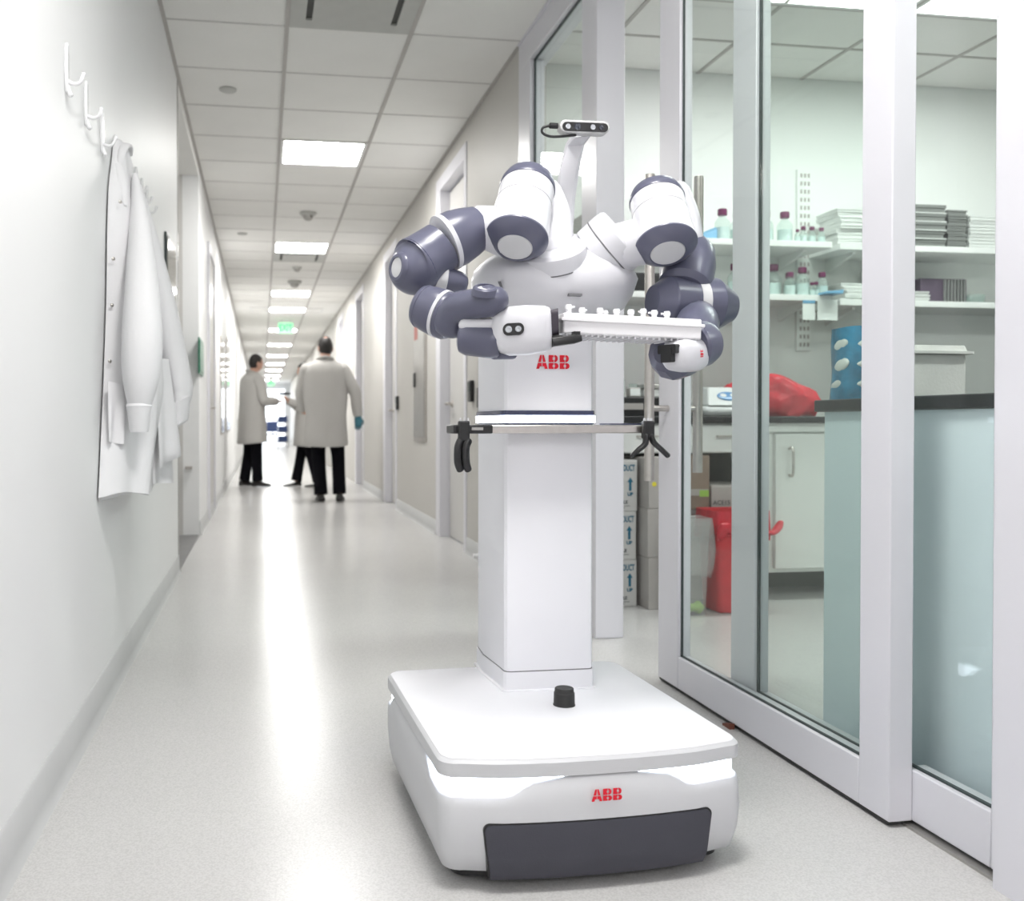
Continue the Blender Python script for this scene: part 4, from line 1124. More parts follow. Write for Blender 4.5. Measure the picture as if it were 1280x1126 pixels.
# microtubes: one built, the rest copied
def microtube():
    t = bpy.data.objects.new('microtube', None)
    link(t)
    t.empty_display_size = 0.02
    ORG[t.name] = Vector((0, 0, 0))
    MB().lathe((0, 0, -0.012), (0, 0, 1), [(0, 0.0045), (0.012, 0.0055), (0.020, 0.0055), (0.0205, 0.0070), (0.023, 0.0070), (0.0235, 0.0055)], 16).build('tube', 'clear', t)
    MB().lathe((0, 0, 0.0115), (0, 0, 1), [(0, 0.0072), (0.0025, 0.0072), (0.0030, 0.0060), (0.0055, 0.0058), (0.006, 0.0)], 16).lathe((0.006, 0, 0.0125), (1, 0, 0), [(0, 0.002), (0.006, 0.002)], 8).build('cap', 'clear', t)
    return t
spots = [(0.035, 0.075, 0.009), (0.063, 0.075, 0.004), (0.095, 0.06, 0.003), (0.130, 0.06, 0.003), (0.160, 0.06, 0.003), (0.186, 0.06, 0.006), (0.205, 0.05, 0.003), (0.232, 0.05, 0.002), (0.115, 0.085, 0.002)]
mt = None
for i, (a, b, c) in enumerate(spots):
    t = microtube() if i == 0 else copy_tree(mt)
    if i == 0: mt = t
    t.location = rk(a, b, 0.020 + c)
    t.rotation_euler = (0, 0, 0.4 * i)
    tag(t, ['leftmost clear microtube', 'second clear microtube from the left', 'third clear microtube from the left', 'fifth clear microtube from the left', 'sixth clear microtube from the left', 'seventh clear microtube from the left', 'eighth clear microtube from the left', 'rightmost clear microtube', 'rear clear microtube, fourth from the left,'][i] + ' in the white tube rack', 'microtube', 'microtubes in the rack')

# ================================================================== HOOKS AND COAT
def coat_hook(y):
    t = bpy.data.objects.new('coat_hook', None)
    link(t)
    t.empty_display_size = 0.05
    ORG[t.name] = Vector((0, 0, 0))
    n = 12
    out = []
    for k in range(n):
        a = 2 * PI * k / n
        out.append((0.014 * math.cos(a), 0.062 * math.sin(a)))
    MB().prism(out, lambda u_, v_, d: (d, u_, v_), 0.0, 0.009).build('back_plate', 'hook', t, bevel=0.003)
    MB().sweep([(0.006, 0, -0.032), (0.022, 0, -0.038), (0.036, 0, -0.031), (0.043, 0, -0.012)], [0.0058, 0.0050, 0.0046, 0.0056], 12).build('hook_arm', 'hook', t)
    MB().sweep([(0.005, 0, -0.044), (0.010, 0, -0.058), (0.013, 0, -0.064)], [0.007, 0.0065, 0.0070], 12).build('lower_peg', 'hook', t)
    return t
hy = [2.38, 2.635, 2.89, 3.155, 3.655, 3.82, 3.985]
hl = ['white wall hook nearest the camera, high on the left wall', 'second white wall hook, between two empty hooks', 'third white wall hook, just before the hanging coat', 'white wall hook that carries the lab coat', 'first small white hook peeking out behind the coat', 'second small white hook behind the coat', 'last small white hook on the left wall, farthest away']
h0 = coat_hook(0)
for i, y in enumerate(hy):
    t = h0 if i == 0 else copy_tree(h0)
    t.location = (XL, y, 1.690 + (0.012 if i == 3 else 0.045 if i > 3 else 0))
    tag(t, hl[i], 'coat hook', 'white coat hooks along the left wall')

ct = thing('lab_coat', 'white lab coat hanging from a hook on the left wall', 'lab coat', (XL + 0.08, 3.1, 0.6))
def interp(tab, z):
    for (z0, v0), (z1, v1) in zip(tab, tab[1:]):
        if z0 >= z >= z1:
            t = (z0 - z) / (z0 - z1) if z0 > z1 else 0
            return [a + (b - a) * t for a, b in zip(v0, v1)]
    return tab[-1][1]
# section: near edge y, nose (x, y), far edge y
SEC = [(1.735, (3.10, -0.430, 3.15, 3.23)), (1.68, (3.075, -0.412, 3.15, 3.25)), (1.56, (2.995, -0.395, 3.12, 3.28)), (1.42, (2.965, -0.370, 3.10, 3.36)), (1.20, (2.945, -0.342, 3.09, 3.45)), (0.95, (2.885, -0.320, 3.12, 3.56)), (0.80, (2.84, -0.335, 3.10, 3.58)), (0.70, (2.815, -0.345, 3.07, 3.58)), (0.625, (2.79, -0.350, 3.05, 3.58))]
rings = []
nz, na = 36, 64
for i in range(nz + 1):
    z = 1.735 - (1.735 - 0.625) * i / nz
    y0, xn, yn, y1 = interp(SEC, z)
    w = sstep(1.68, 1.1, z) if False else 1 - sstep(0.9, 1.68, z) * 0.8
    ring = []
    for k in range(na):
        s_ = k / (na / 2)
        if s_ <= 1:                              # outer side: from near edge round to far edge
            if s_ < 0.5:
                t = s_ / 0.5
                x = (XL + 0.006) + (xn - XL - 0.006) * math.sin(t * PI / 2) ** 0.85
                y = y0 + (yn - y0) * (1 - math.cos(t * PI / 2)) ** 0.8
            else:
                t = (s_ - 0.5) / 0.5
                x = xn + (XL + 0.012 - xn) * (1 - math.cos(t * PI / 2))
                y = yn + (y1 - yn) * math.sin(t * PI / 2)
            r_ = 0.012 * w * math.sin(s_ * 17 + 1.5 * math.sin(z * 3.1)) + 0.006 * w * math.sin(s_ * 31 + z * 4)
            ex_ = math.sin(min(1, s_ * 1.02) * PI)
            x += r_ * ex_
            y -= 0.6 * r_ * ex_
        else:                                     # back, along the wall
            t = s_ - 1
            x = XL + 0.004
            y = y1 + (y0 - y1) * t
        ring.append((max(x, XL + 0.003), y, z + (0.012 * math.sin(s_ * 9) if i == nz else 0)))
    rings.append(ring)
body = MB().loft(rings).build('coat_body', 'coat', ct, angle=70)
# second, longer-hanging flap at the far side, two layers
def flap(pts, th, name='coat_flap'):
    a = [Vector(p) for p in pts]
    mb = MB()
    n = 10
    grid = []
    for i in range(n + 1):
        t = i / n
        L_ = a[0].lerp(a[3], t); R_ = a[1].lerp(a[2], t)
        row = []
        for k in range(n + 1):
            s_ = k / n
            p = L_.lerp(R_, s_)
            p += Vector((0.007, -0.007, 0)) * math.sin(s_ * 8 + t * 1.2) * t
            row.append(p)
        grid.append(row)
    rings_ = []
    off = Vector((0.0, th, 0))
    for row in grid:
        rings_.append(row + [p + off for p in reversed(row)])
    return mb.loft(rings_).build(name, 'coat', ct, angle=70)
flap([(-0.34, 3.16, 1.05), (-0.305, 3.22, 1.05), (-0.272, 3.28, 0.730), (-0.335, 3.18, 0.690)], 0.012)
flap([(-0.36, 3.20, 1.00), (-0.315, 3.30, 1.00), (-0.305, 3.36, 0.632), (-0.36, 3.20, 0.640)], 0.012)
# sleeves and cuffs
s1 = MB().sweep([(-0.395, 3.10, 1.62), (-0.372, 3.02, 1.46), (-0.354, 2.92, 1.26), (-0.345, 2.855, 1.09), (-0.348, 2.845, 0.98), (-0.353, 2.85, 0.89)], [0.010, 0.030, 0.048, 0.058, 0.054, 0.034], 28, sq=1.2, rnd=True).build('sleeve', 'coat', ct)
MB().loft([[(-0.3535 + r_ * math.cos(2 * PI * k / 20), 2.845 + 1.2 * r_ * math.sin(2 * PI * k / 20), z) for k in range(20)] for z, r_ in ((0.895, 0.034), (0.888, 0.0375), (0.872, 0.033), (0.818, 0.028), (0.812, 0.026))]).build('cuff', 'coat', s1)
s2 = MB().sweep([(-0.400, 3.24, 1.62), (-0.365, 3.26, 1.45), (-0.328, 3.28, 1.25), (-0.295, 3.30, 1.06), (-0.278, 3.31, 0.96), (-0.276, 3.30, 0.915)], [0.010, 0.026, 0.040, 0.046, 0.046, 0.036], 28, sq=1.3, rnd=True).build('sleeve', 'coat', ct)
MB().loft([[(-0.276 + r_ * math.cos(2 * PI * k / 20), 3.30 + 1.3 * r_ * math.sin(2 * PI * k / 20), z - 0.02 * math.cos(2 * PI * k / 20)*-1) for k in range(20)] for z, r_ in ((0.92, 0.034), (0.912, 0.038), (0.895, 0.034), (0.835, 0.031), (0.830, 0.028))]).build('cuff', 'coat', s2)
# collar loop and lapel
MB().sweep([(-0.440, 3.06, 1.63), (-0.430, 3.09, 1.70), (-0.424, 3.15, 1.728), (-0.425, 3.20, 1.715)], [0.008, 0.014, 0.016, 0.010], 16, sq=0.5).build('collar', 'coat', ct)
MB().sweep([(-0.440, 3.06, 1.64), (-0.425, 3.03, 1.58), (-0.412, 3.01, 1.51)], [0.016, 0.016, 0.006], 14, sq=0.35).build('lapel', 'coat', ct)
for y, z, x in ((2.985, 1.508, -0.424), (2.955, 1.33, -0.440), (2.945, 1.19, -0.443), (2.90, 1.02, -0.443)):
    MB().lathe((x, y - 0.012, z), (0.75, -0.65, 0), [(0, 0.0055), (0.004, 0.0055), (0.0055, 0.0035), (0.0056, 0)], 12).build('button', 'steel', ct)
flap([(-0.440, 2.845, 0.96), (-0.398, 2.885, 0.95), (-0.398, 2.862, 0.775), (-0.440, 2.822, 0.785)], 0.006, 'pocket')

# ================================================================== PEOPLE
def person(label, loc, rotz, hgt, pose, coat_hem, hair_style, glove=False, shoe='shoe', female=False, wide=1.0):
    """local frame: x to the person's right, y forward, z up; built for a 1.75 m figure then scaled"""
    k = hgt / 1.75
    root = thing('person', label, 'person', (0, 0, 0), 'people in lab coats')
    hip = Vector(pose.get('hip', (0, 0, 0.93)))
    ch = Vector(pose.get('chest', (0, 0, 1.32)))
    hd = Vector(pose.get('head', (0, 0.02, 1.63)))
    hr = pose.get('head_turn', 0.0)
    W = (0.90 if female else 1.0) * wide
    mb = MB()
    def er(c, a, b, n=20):
        return [(c[0] + a * math.cos(2 * PI * i / n), c[1] + b * math.sin(2 * PI * i / n), c[2]) for i in range(n)]
    sh_z = ch.z + 0.13
    mb.loft([er((hip.x, hip.y, hip.z - 0.09), 0.13, 0.10), er((hip.x, hip.y, hip.z), 0.165, 0.12), er(hip.lerp(ch, 0.45), 0.14 * W, 0.11), er(ch, 0.165 * W, 0.12), er((ch.x, ch.y, ch.z + 0.09), 0.17 * W, 0.10), er((ch.x, ch.y, ch.z + 0.15), 0.11, 0.075), er((ch.x, ch.y + 0.01, ch.z + 0.19), 0.06, 0.06)])
    nk = Vector((ch.x, ch.y + 0.0, ch.z + 0.16))
    mb.sweep([nk, hd + Vector((0, -0.02, -0.06))], [0.056, 0.052], 14)
    rot = Matrix.Rotation(hr, 4, 'Z')
    def headfn(x, y, z):
        if z < 0:
            x *= 1 - 0.22 * (-z) ** 1.5
            y = y * (1 - 0.10 * (-z)) + 0.14 * (-z) ** 2 * (1 if y > -0.2 else 0.3)
        return x, y, z
    hm = MB().ell((0, 0, 0), (0.074, 0.094, 0.115), 24, 16, headfn)
    hm.loft([er((0, 0.088, -0.035), 0.016, 0.022, 10), er((0, 0.092, -0.022), 0.014, 0.020, 10), er((0, 0.086, 0.02), 0.008, 0.010, 10)])
    for s_ in (-1, 1):
        hm.ell((s_ * 0.074, -0.01, -0.012), (0.011, 0.020, 0.032), 10, 8)
    hm.ell((0, 0.09, -0.062), (0.022, 0.012, 0.008), 10, 6)
    hm.xf(Matrix.Translation(hd) @ rot)
    mb.add(hm.v, hm.f)
    hands = {}
    for s_, nm in ((-1, 'L'), (1, 'R')):
        sh = Vector((ch.x + s_ * 0.175 * W, ch.y - 0.005, sh_z - 0.03))
        el, wrp, hdr = [Vector(v) for v in pose['arm' + nm]]
        mb.sweep([sh, el, wrp], [0.052, 0.042, 0.030], 14)
        fw = (hdr).normalized()
        tip = wrp + fw * 0.09
        sd = Vector((s_, 0, 0)) if abs(fw.x) < 0.7 else Vector((0, 0, 1))
        sd = (sd - fw * sd.dot(fw)).normalized()
        up_ = fw.cross(sd).normalized()
        pal = MB().sweep([wrp, wrp + fw * 0.045, tip], [0.027, 0.038, 0.036], 12, sq=0.5)
        # five fingers, slightly curled
        curl = up_ * (-1 if up_.y < 0 else 1)
        inw = Vector((0, 0.5, 0))
        for q in range(4):
            o_ = up_ * 0 + sd * 0
            lat = fw.cross(curl).normalized() * (q - 1.5) * 0.018
            ln = (0.060, 0.072, 0.068, 0.052)[q]
            b0 = tip + lat - fw * 0.01
            pal.sweep([b0, b0 + fw * ln * 0.5 + curl * 0.006, b0 + fw * ln * 0.9 + curl * 0.022], [0.0095, 0.0088, 0.0075], 8)
        lt = fw.cross(curl).normalized() * 0.03
        b0 = wrp + fw * 0.035 + lt * 0.7
        pal.sweep([b0, b0 + fw * 0.03 + lt * 0.8 + curl * 0.01, b0 + fw * 0.06 + lt * 0.7 + curl * 0.02], [0.013, 0.011, 0.009], 8)
        hands[nm] = (pal, wrp, fw)
        if not (glove and nm == 'R'):
            mb.add(pal.v, pal.f)
        else:
            mb.add(pal.v, pal.f)
    legs = {}
    for s_, nm in ((-1, 'L'), (1, 'R')):
        kn, an, toe = [Vector(v) for v in pose['leg' + nm]]
        hp = Vector((hip.x + s_ * 0.085, hip.y, hip.z - 0.06))
        mb.sweep([hp, kn, an], [0.085, 0.055, 0.036], 14)
        if not female: mb.sweep([an + Vector((0, 0, -0.035)), an.lerp(toe, 0.7) + Vector((0, 0, -0.01))], [0.026, 0.016], 10)
        legs[nm] = (hp, kn, an, toe)
    body = mb.build('body', 'skin', root)
    rm = body.modifiers.new('remesh', 'REMESH')
    rm.mode = 'VOXEL'
    rm.voxel_size = 0.0095
    rm.use_smooth_shade = True
    # eyes
    for s_ in (-1, 1):
        MB().ell((0, 0, 0), (0.010, 0.006, 0.006), 10, 6).xf(Matrix.Translation(hd) @ rot @ Matrix.Translation((s_ * 0.03, 0.088, 0.004))).build('eye', 'black', body)
    # hair
    def hairfn(x, y, z):
        x, y, z = headfn(x, y, z)
        return x * 1.07, y * 1.07 - 0.03, z * 1.06 + 0.03
    hb = MB().ell((0, 0, 0), (0.074, 0.094, 0.115), 32, 24, hairfn)
    keep = []
    for fc in hb.f:
        c = sum((hb.v[i] for i in fc), Vector()) / len(fc)
        yf = c.y / 0.094; zf = c.z / 0.115
        ok = zf > 0.42 + 0.0 * yf if yf > 0.35 else zf > (-0.62 if yf < -0.25 else -0.05 + 0.45 * yf)
        if hair_style == 'bald':
            cr = (c.x / 0.074) ** 2 + ((c.y + 0.045) / 0.094) ** 2
            if zf > 0.90 and cr < 0.22:
                ok = False
        if hair_style == 'long' and yf < 0.1 and zf > -1.2:
            ok = True
        if ok:
            keep.append(fc)
    hb.f = keep
    hb.xf(Matrix.Translation(hd) @ rot)
    hair = hb.build('hair', 'hair', root, angle=180)
    so = hair.modifiers.new('solid', 'SOLIDIFY')
    so.thickness = 0.012
    # trousers
    tm = MB()
    tm.loft([er((hip.x, hip.y, hip.z - 0.13), 0.165, 0.115), er((hip.x, hip.y, hip.z), 0.18, 0.13), er((hip.x, hip.y, hip.z + 0.08), 0.165, 0.125)])
    for nm in 'LR':
        hp, kn, an, toe = legs[nm]
        e_ = an + Vector((0, 0, -0.015))
        tm.sweep([hp + Vector((0, 0, -0.02)), hp.lerp(kn, 0.5), kn, kn.lerp(e_, 0.55), e_], [0.098, 0.090, 0.074, 0.070, 0.072 if not female else 0.078], 18, rnd=False)
    tm.build('trousers', 'trous', root, angle=80)
    for nm in 'LR':
        hp, kn, an, toe = legs[nm]
        d = (toe - an); d.z = 0
        d = d.normalized() if d.length > 1e-4 else Vector((0, 1, 0))
        sd = Vector((-d.y, d.x, 0))
        zb = toe.z - 0.026
        rr = []
        lift = an.z - 0.085 - zb
        for t, hw, hh in ((-0.075, 0.018, 0.03), (-0.068, 0.034, 0.07), (-0.02, 0.038, 0.085), (0.05, 0.042, 0.068), (0.11, 0.046, 0.045), (0.165, 0.036, 0.034), (0.19, 0.014, 0.024)):
            c = Vector((an.x, an.y, zb + lift * (1 - (t + 0.075) / 0.265))) + d * t
            f_ = 0.82 if female else 1.0
            h_ = hh * (0.6 if female and t > 0.0 else 1.0)
            rr.append([c + sd * hw * f_ * a + Vector((0, 0, b * h_)) for a, b in ((-1, 0), (1, 0), (1, 0.45), (0.75, 0.85), (0.3, 1), (-0.3, 1), (-0.75, 0.85), (-1, 0.45))])
        MB().loft(rr).build('shoe', shoe, root, angle=60)
    # coat: body, sleeves, collar
    hem = coat_hem
    cm = MB()
    rr = []
    n = 48
    tabs = [(sh_z + 0.060, 0.075, 0.070), (sh_z + 0.040, 0.105 * W, 0.088), (sh_z + 0.008, 0.165 * W, 0.115), (sh_z - 0.035, 0.212 * W, 0.135), (ch.z + 0.04, 0.225 * W, 0.150), (ch.z - 0.10, 0.222 * W, 0.158), (hip.z + 0.16, 0.212 * W, 0.155), (hip.z, 0.215, 0.168), (hip.z - 0.14, 0.222, 0.178), ((hip.z - 0.14 + hem) / 2, 0.228, 0.186), (hem + 0.01, 0.234, 0.192), (hem, 0.230, 0.188)]
    for (z, a, b) in tabs:
        t = max(0, min(1, (ch.z - z) / max(0.01, (ch.z - hip.z))))
        c = ch.lerp(hip, t)
        fold = max(0, (hip.z + 0.25 - z)) * 0.028 + 0.004
        ring = []
        for i in range(n):
            an_ = 2 * PI * i / n
            f_ = 1 + fold * (math.sin(an_ * 7 + 0.8) + 0.6 * math.sin(an_ * 11 + z))
            ring.append((c.x + a * f_ * math.cos(an_), c.y + b * f_ * math.sin(an_), z + (0.02 * math.sin(an_) if z < hem + 0.02 else 0)))
        rr.append(ring)
    cm.loft(rr, cap0=True, cap1=False)
    coat = cm.build('lab_coat', 'coat2', root, angle=80)
    # back vent seam and half belt
    for s_, nm in ((-1, 'L'), (1, 'R')):
        sh = Vector((ch.x + s_ * 0.170 * W, ch.y - 0.005, sh_z - 0.062))
        el, wrp, fwd_ = [Vector(v) for v in pose['arm' + nm]]
        MB().sweep([sh, sh.lerp(el, 0.5), el, el.lerp(wrp, 0.55), wrp + (wrp - el).normalized() * 0.005], [0.080, 0.076, 0.066, 0.060, 0.052], 18, rnd=False, sub=6).build('sleeve', 'coat2', coat, angle=80)
        MB().ell(sh, (0.078, 0.082, 0.078), 16, 10).build('shoulder', 'coat2', coat)
    MB().sweep([(nk.x - 0.075, nk.y + 0.06, nk.z + 0.00), (nk.x - 0.072, nk.y - 0.03, nk.z + 0.03), (nk.x, nk.y - 0.072, nk.z + 0.045), (nk.x + 0.072, nk.y - 0.03, nk.z + 0.03), (nk.x + 0.075, nk.y + 0.06, nk.z + 0.0)], [0.018, 0.024, 0.028, 0.024, 0.018], 12, sq=0.5).build('collar', 'coat2', coat)
    bx('back_seam', 'coat2', coat, ch.x - 0.003, ch.x + 0.003, ch.y - 0.215, ch.y - 0.150, hem + 0.02, hem + 0.30)
    if glove:
        pal, wrp, fw = hands['R']
        gm = MB()
        c = wrp + fw * 0.06
        gm.v = [c + (p - c) * 1.10 for p in pal.v]
        gm.f = pal.f
        gm.sweep([wrp - fw * 0.03, wrp + fw * 0.02], [0.038, 0.034], 14)
        gm.build('glove', 'glove', root)
    root.scale = (k, k, k)
    root.location = loc
    root.rotation_euler = (0, 0, rotz)
    return root

person('man in a lab coat walking away, wearing a blue glove on his right hand', (0.70, 10.31, 0), 0.03, 1.78,
       dict(hip=(-0.01, 0.0, 0.93), chest=(-0.02, 0.03, 1.33), head=(-0.01, 0.06, 1.645), head_turn=0.1,
            armR=[(0.30, -0.02, 1.16), (0.335, 0.0, 0.915), (0.05, 0.05, -1)],
            armL=[(-0.27, 0.06, 1.17), (-0.25, 0.18, 0.98), (0.3, 0.7, -0.3)],
            legR=[(0.12, 0.02, 0.50), (0.125, -0.08, 0.10), (0.16, 0.08, 0.03)],
            legL=[(-0.085, 0.05, 0.50), (-0.07, -0.06, 0.095), (-0.08, 0.12, 0.03)]),
       0.60, 'bald', glove=True, wide=1.12)
person('man in a lab coat standing side-on by the left wall with bent arms', (-0.13, 12.86, 0), -1.12, 1.78,
       dict(hip=(0, 0, 0.93), chest=(0, 0.01, 1.32), head=(0, 0.06, 1.63), head_turn=0.05,
            armR=[(0.25, 0.06, 1.13), (0.14, 0.28, 1.12), (-0.5, 0.8, 0.1)],
            armL=[(-0.25, 0.05, 1.13), (-0.14, 0.27, 1.11), (0.6, 0.7, 0.1)],
            legR=[(0.09, 0.02, 0.50), (0.10, 0.03, 0.095), (0.11, 0.18, 0.03)],
            legL=[(-0.09, 0.0, 0.50), (-0.11, -0.06, 0.095), (-0.13, 0.09, 0.03)]),
       0.58, 'short', wide=1.05)
p3_ = person('person in a lab coat half hidden behind the man who walks away', (0.60, 12.75, 0), 1.75, 1.66,
       dict(hip=(0, 0, 0.93), chest=(0, 0.0, 1.32), head=(0, 0.05, 1.63), head_turn=0.3,
            armR=[(0.22, 0.05, 1.12), (0.10, 0.24, 1.20), (-0.2, 0.6, 0.6)],
            armL=[(-0.22, 0.05, 1.12), (-0.06, 0.25, 1.19), (0.1, 0.6, 0.6)],
            legR=[(0.09, 0.06, 0.50), (0.08, 0.14, 0.095), (0.10, 0.28, 0.03)],
            legL=[(-0.09, -0.02, 0.50), (-0.11, -0.13, 0.095), (-0.10, 0.0, 0.03)]),
       0.56, 'short', female=True)
tag(MB().prism(rrect(-0.075, 0.075, -0.012, 0.012, 0.004), lambda u_, v_, d: (0.30 + u_, 12.70 + v_, 1.225 + d), 0.0, 0.035).build('phone', 'black', None, bevel=0.003), 'dark handheld device in the hands of the half hidden person', 'phone')

# ================================================================== FAR END THINGS
def far_chair(x, y, lab):
    t = thing('office_chair', lab, 'chair', (x, y, 0), 'blue chairs by the far window')
    bx('seat', 'bluec', t, x - 0.22, x + 0.22, y - 0.22, y + 0.22, 0.43, 0.50, bevel=0.02)
    bx('backrest', 'bluec', t, x - 0.21, x + 0.21, y - 0.26, y - 0.22, 0.55, 0.95, bevel=0.02)
    for sx in (-0.18, 0.18):
        for sy in (-0.18, 0.18):
            MB().lathe((x + sx, y + sy, 0), (0, 0, 1), [(0, 0.014), (0.44, 0.014)], 10).build('leg', 'steel2', t)
    MB().lathe((x, y - 0.24, 0.45), (0, 0, 1), [(0, 0.02), (0.2, 0.02)], 10).build('back_post', 'steel2', t)
far_chair(0.38, 36.0, 'blue chair at the far end of the corridor, left of the cart')
cr_ = thing('supply_cart', 'white supply cart with blue bins at the far end of the corridor', 'cart', (0.80, 37.0, 0))
for z in (0.12, 0.50, 0.88):
    bx('cart_shelf', 'fixture', cr_, 0.58, 1.02, 36.8, 37.3, z, z + 0.03)
for sx in (0.59, 1.01):
    for sy in (36.81, 37.29):
        MB().lathe((sx, sy, 0.0), (0, 0, 1), [(0, 0.015), (1.0, 0.015)], 8).build('post', 'fixture', cr_)
for z in (0.15, 0.53, 0.91):
    bx('bin', 'bluec', cr_, 0.62, 0.98, 36.83, 37.2, z, z + 0.24, bevel=0.01)

# ================================================================== LAB
YB = 4.93
wb = struct('wall_lab_back', (3, YB, 0), 'pale back wall of the lab', 'wall')
bx('wall_panel', 'lab', wb, 1.45, 6.6, YB, YB + 0.12, 0, HC + 0.05)
ws = struct('wall_lab_side', (6.5, 2, 0), 'far side wall of the lab', 'wall')
bx('wall_panel', 'lab', ws, 6.5, 6.6, -1.0, YB, 0, HC + 0.05)
wf = struct('wall_lab_front', (3, -1, 0), 'near end wall of the lab', 'wall')
bx('wall_panel', 'lab', wf, 1.45, 6.6, -1.1, -1.0, 0, HC + 0.05)

SF, SD = 4.62, YB
def shelf(x0, x1, ztop, lab, y0=SF):
    t = thing('wall_shelf', lab, 'shelf', ((x0 + x1) / 2, YB, ztop - 0.03), 'white wall shelves in the lab')
    bx('board', 'shelf', t, x0, x1, y0, YB, ztop - 0.032, ztop, bevel=0.002)
    for x in (x0 + 0.12, x1 - 0.12):
        MB().prism([(YB - 0.002, ztop - 0.032), (y0 + 0.06, ztop - 0.032), (y0 + 0.06, ztop - 0.045), (YB - 0.002, ztop - 0.11)], lambda u_, v_, d: (x + d, u_, v_), -0.008, 0.008).build('bracket', 'shelf', t, smooth=False)
Z1, Z2 = 1.800, 1.518
shelf(1.56, 2.985, Z1, 'upper white wall shelf carrying the purple-capped bottles')
shelf(3.03, 5.2, Z1 - 0.006, 'upper white wall shelf carrying the tall plate stacks')
shelf(1.56, 2.985, Z2, 'lower white wall shelf with bottles and taped papers')
shelf(3.03, 5.2, Z2 - 0.020, 'lower white wall shelf with the plum-coloured rack')
def standard(x, z0, z1, lab, w=0.045):
    t = thing('shelf_rail', lab, 'shelf rail', (x, YB, z0))
    bx('rail', 'shelf', t, x - w, x + w, YB - 0.016, YB, z0, z1)
    n = int((z1 - z0) / 0.045)
    mb = MB()
    for i in range(n):
        for dx in (-0.5, 0, 0.5):
            z = z0 + 0.02 + i * 0.045
            mb.box(x + dx * w - 0.006, x + dx * w + 0.006, YB - 0.018, YB - 0.0155, z, z + 0.022)
    o = mb.build('slots', 'cardg', t, smooth=False)
standard(3.007, 1.25, 2.26, 'perforated white shelf rail on the lab wall')
standard(1.80, 1.10, 2.26, 'perforated white shelf rail at the left end of the lab shelves', 0.02)

def bottle(hh, rr):
    t = bpy.data.objects.new('reagent_bottle', None)
    link(t)
    t.empty_display_size = 0.05
    ORG[t.name] = Vector((0, 0, 0))
    b = MB().lathe((0, 0, 0), (0, 0, 1), [(0, rr * 0.92), (0.004, rr), (hh * 0.52, rr), (hh * 0.60, rr * 0.94), (hh * 0.70, rr * 0.62), (hh * 0.76, rr * 0.44), (hh * 0.84, rr * 0.42)], 24).build('glass_body', 'bglass', t)
    MB().lathe((0, 0, 0.004), (0, 0, 1), [(0, rr * 0.9), (hh * 0.40, rr * 0.93), (hh * 0.401, 0)], 20).build('contents', 'liquid', b)
    MB().lathe((0, 0, hh * 0.80), (0, 0, 1), [(0, rr * 0.58), (hh * 0.02, rr * 0.62), (hh * 0.18, rr * 0.62), (hh * 0.20, rr * 0.55), (hh * 0.2001, 0)], 20).build('cap', 'purplecap', t)
    return t
bsets = {}
def put_bottle(x, y, z, s, lab, group):
    if 'b' not in bsets:
        bsets['b'] = bottle(0.17, 0.040)
        t = bsets['b']
    else:
        t = copy_tree(bsets['b'])
    t.location = (x, y, z)
    t.scale = (s, s, s)
    tag(t, lab, 'bottle', group)
UB = [(2.405, 4.70, 1.0, 'large clear purple-capped bottle on the upper shelf beside the blue packet'),
      (2.50, 4.72, 0.95, 'purple-capped bottle on the upper shelf half hidden by the door frame'),
      (2.66, 4.72, 1.02, 'purple-capped bottle on the upper shelf next to the glass edge'),
      (2.70, 4.80, 0.88, 'purple-capped bottle at the back of the upper shelf'),
      (2.76, 4.70, 0.98, 'tall purple-capped bottle left of the three small ones'),
      (2.855, 4.68, 0.52, 'small purple-capped bottle, first of three near the shelf front'),
      (2.905, 4.68, 0.52, 'small purple-capped bottle, middle of three near the shelf front'),
      (2.960, 4.68, 0.50, 'small purple-capped bottle, last of three near the shelf front'),
      (2.81, 4.66, 0.40, 'tiny purple-capped bottle at the upper shelf edge')]
for x, y, s, lb in UB:
    put_bottle(x, y, Z1, s, lb, 'purple-capped bottles on the lab shelves')
LB = [(2.49, 4.72, 1.0, 'purple-capped bottle on the lower shelf behind the door frame'),
      (2.645, 4.75, 0.92, 'purple-capped bottle at the left of the lower shelf group'),
      (2.73, 4.76, 1.05, 'tallest purple-capped bottle on the lower shelf'),
      (2.78, 4.68, 0.74, 'short purple-capped bottle between taller ones on the lower shelf'),
      (2.86, 4.82, 0.86, 'purple-capped bottle at the back of the lower shelf'),
      (2.85, 4.68, 0.90, 'wide clear bottle standing over the taped papers'),
      (2.965, 4.68, 0.76, 'purple-capped bottle alone at the end of the lower shelf'),
      (2.895, 4.66, 0.42, 'tiny purple-capped bottle on the lower shelf front, left of a pair'),
      (2.925, 4.67, 0.45, 'tiny purple-capped bottle on the lower shelf front, right of a pair')]
for x, y, s, lb in LB:
    put_bottle(x, y, Z2, s, lb, 'purple-capped bottles on the lab shelves')
# blue packet by the big bottle
tag(MB().loft([[(2.27, 4.66, Z1), (2.36, 4.66, Z1), (2.36, 4.78, Z1), (2.27, 4.78, Z1)], [(2.275, 4.67, Z1 + 0.035), (2.365, 4.67, Z1 + 0.055), (2.365, 4.77, Z1 + 0.055), (2.275, 4.77, Z1 + 0.035)], [(2.31, 4.69, Z1 + 0.05), (2.365, 4.69, Z1 + 0.075), (2.365, 4.75, Z1 + 0.075), (2.31, 4.75, Z1 + 0.05)]]).build('blue_packet', 'bluep', None, bevel=0.008), 'light blue packet on the upper shelf beside the large bottle', 'packet')
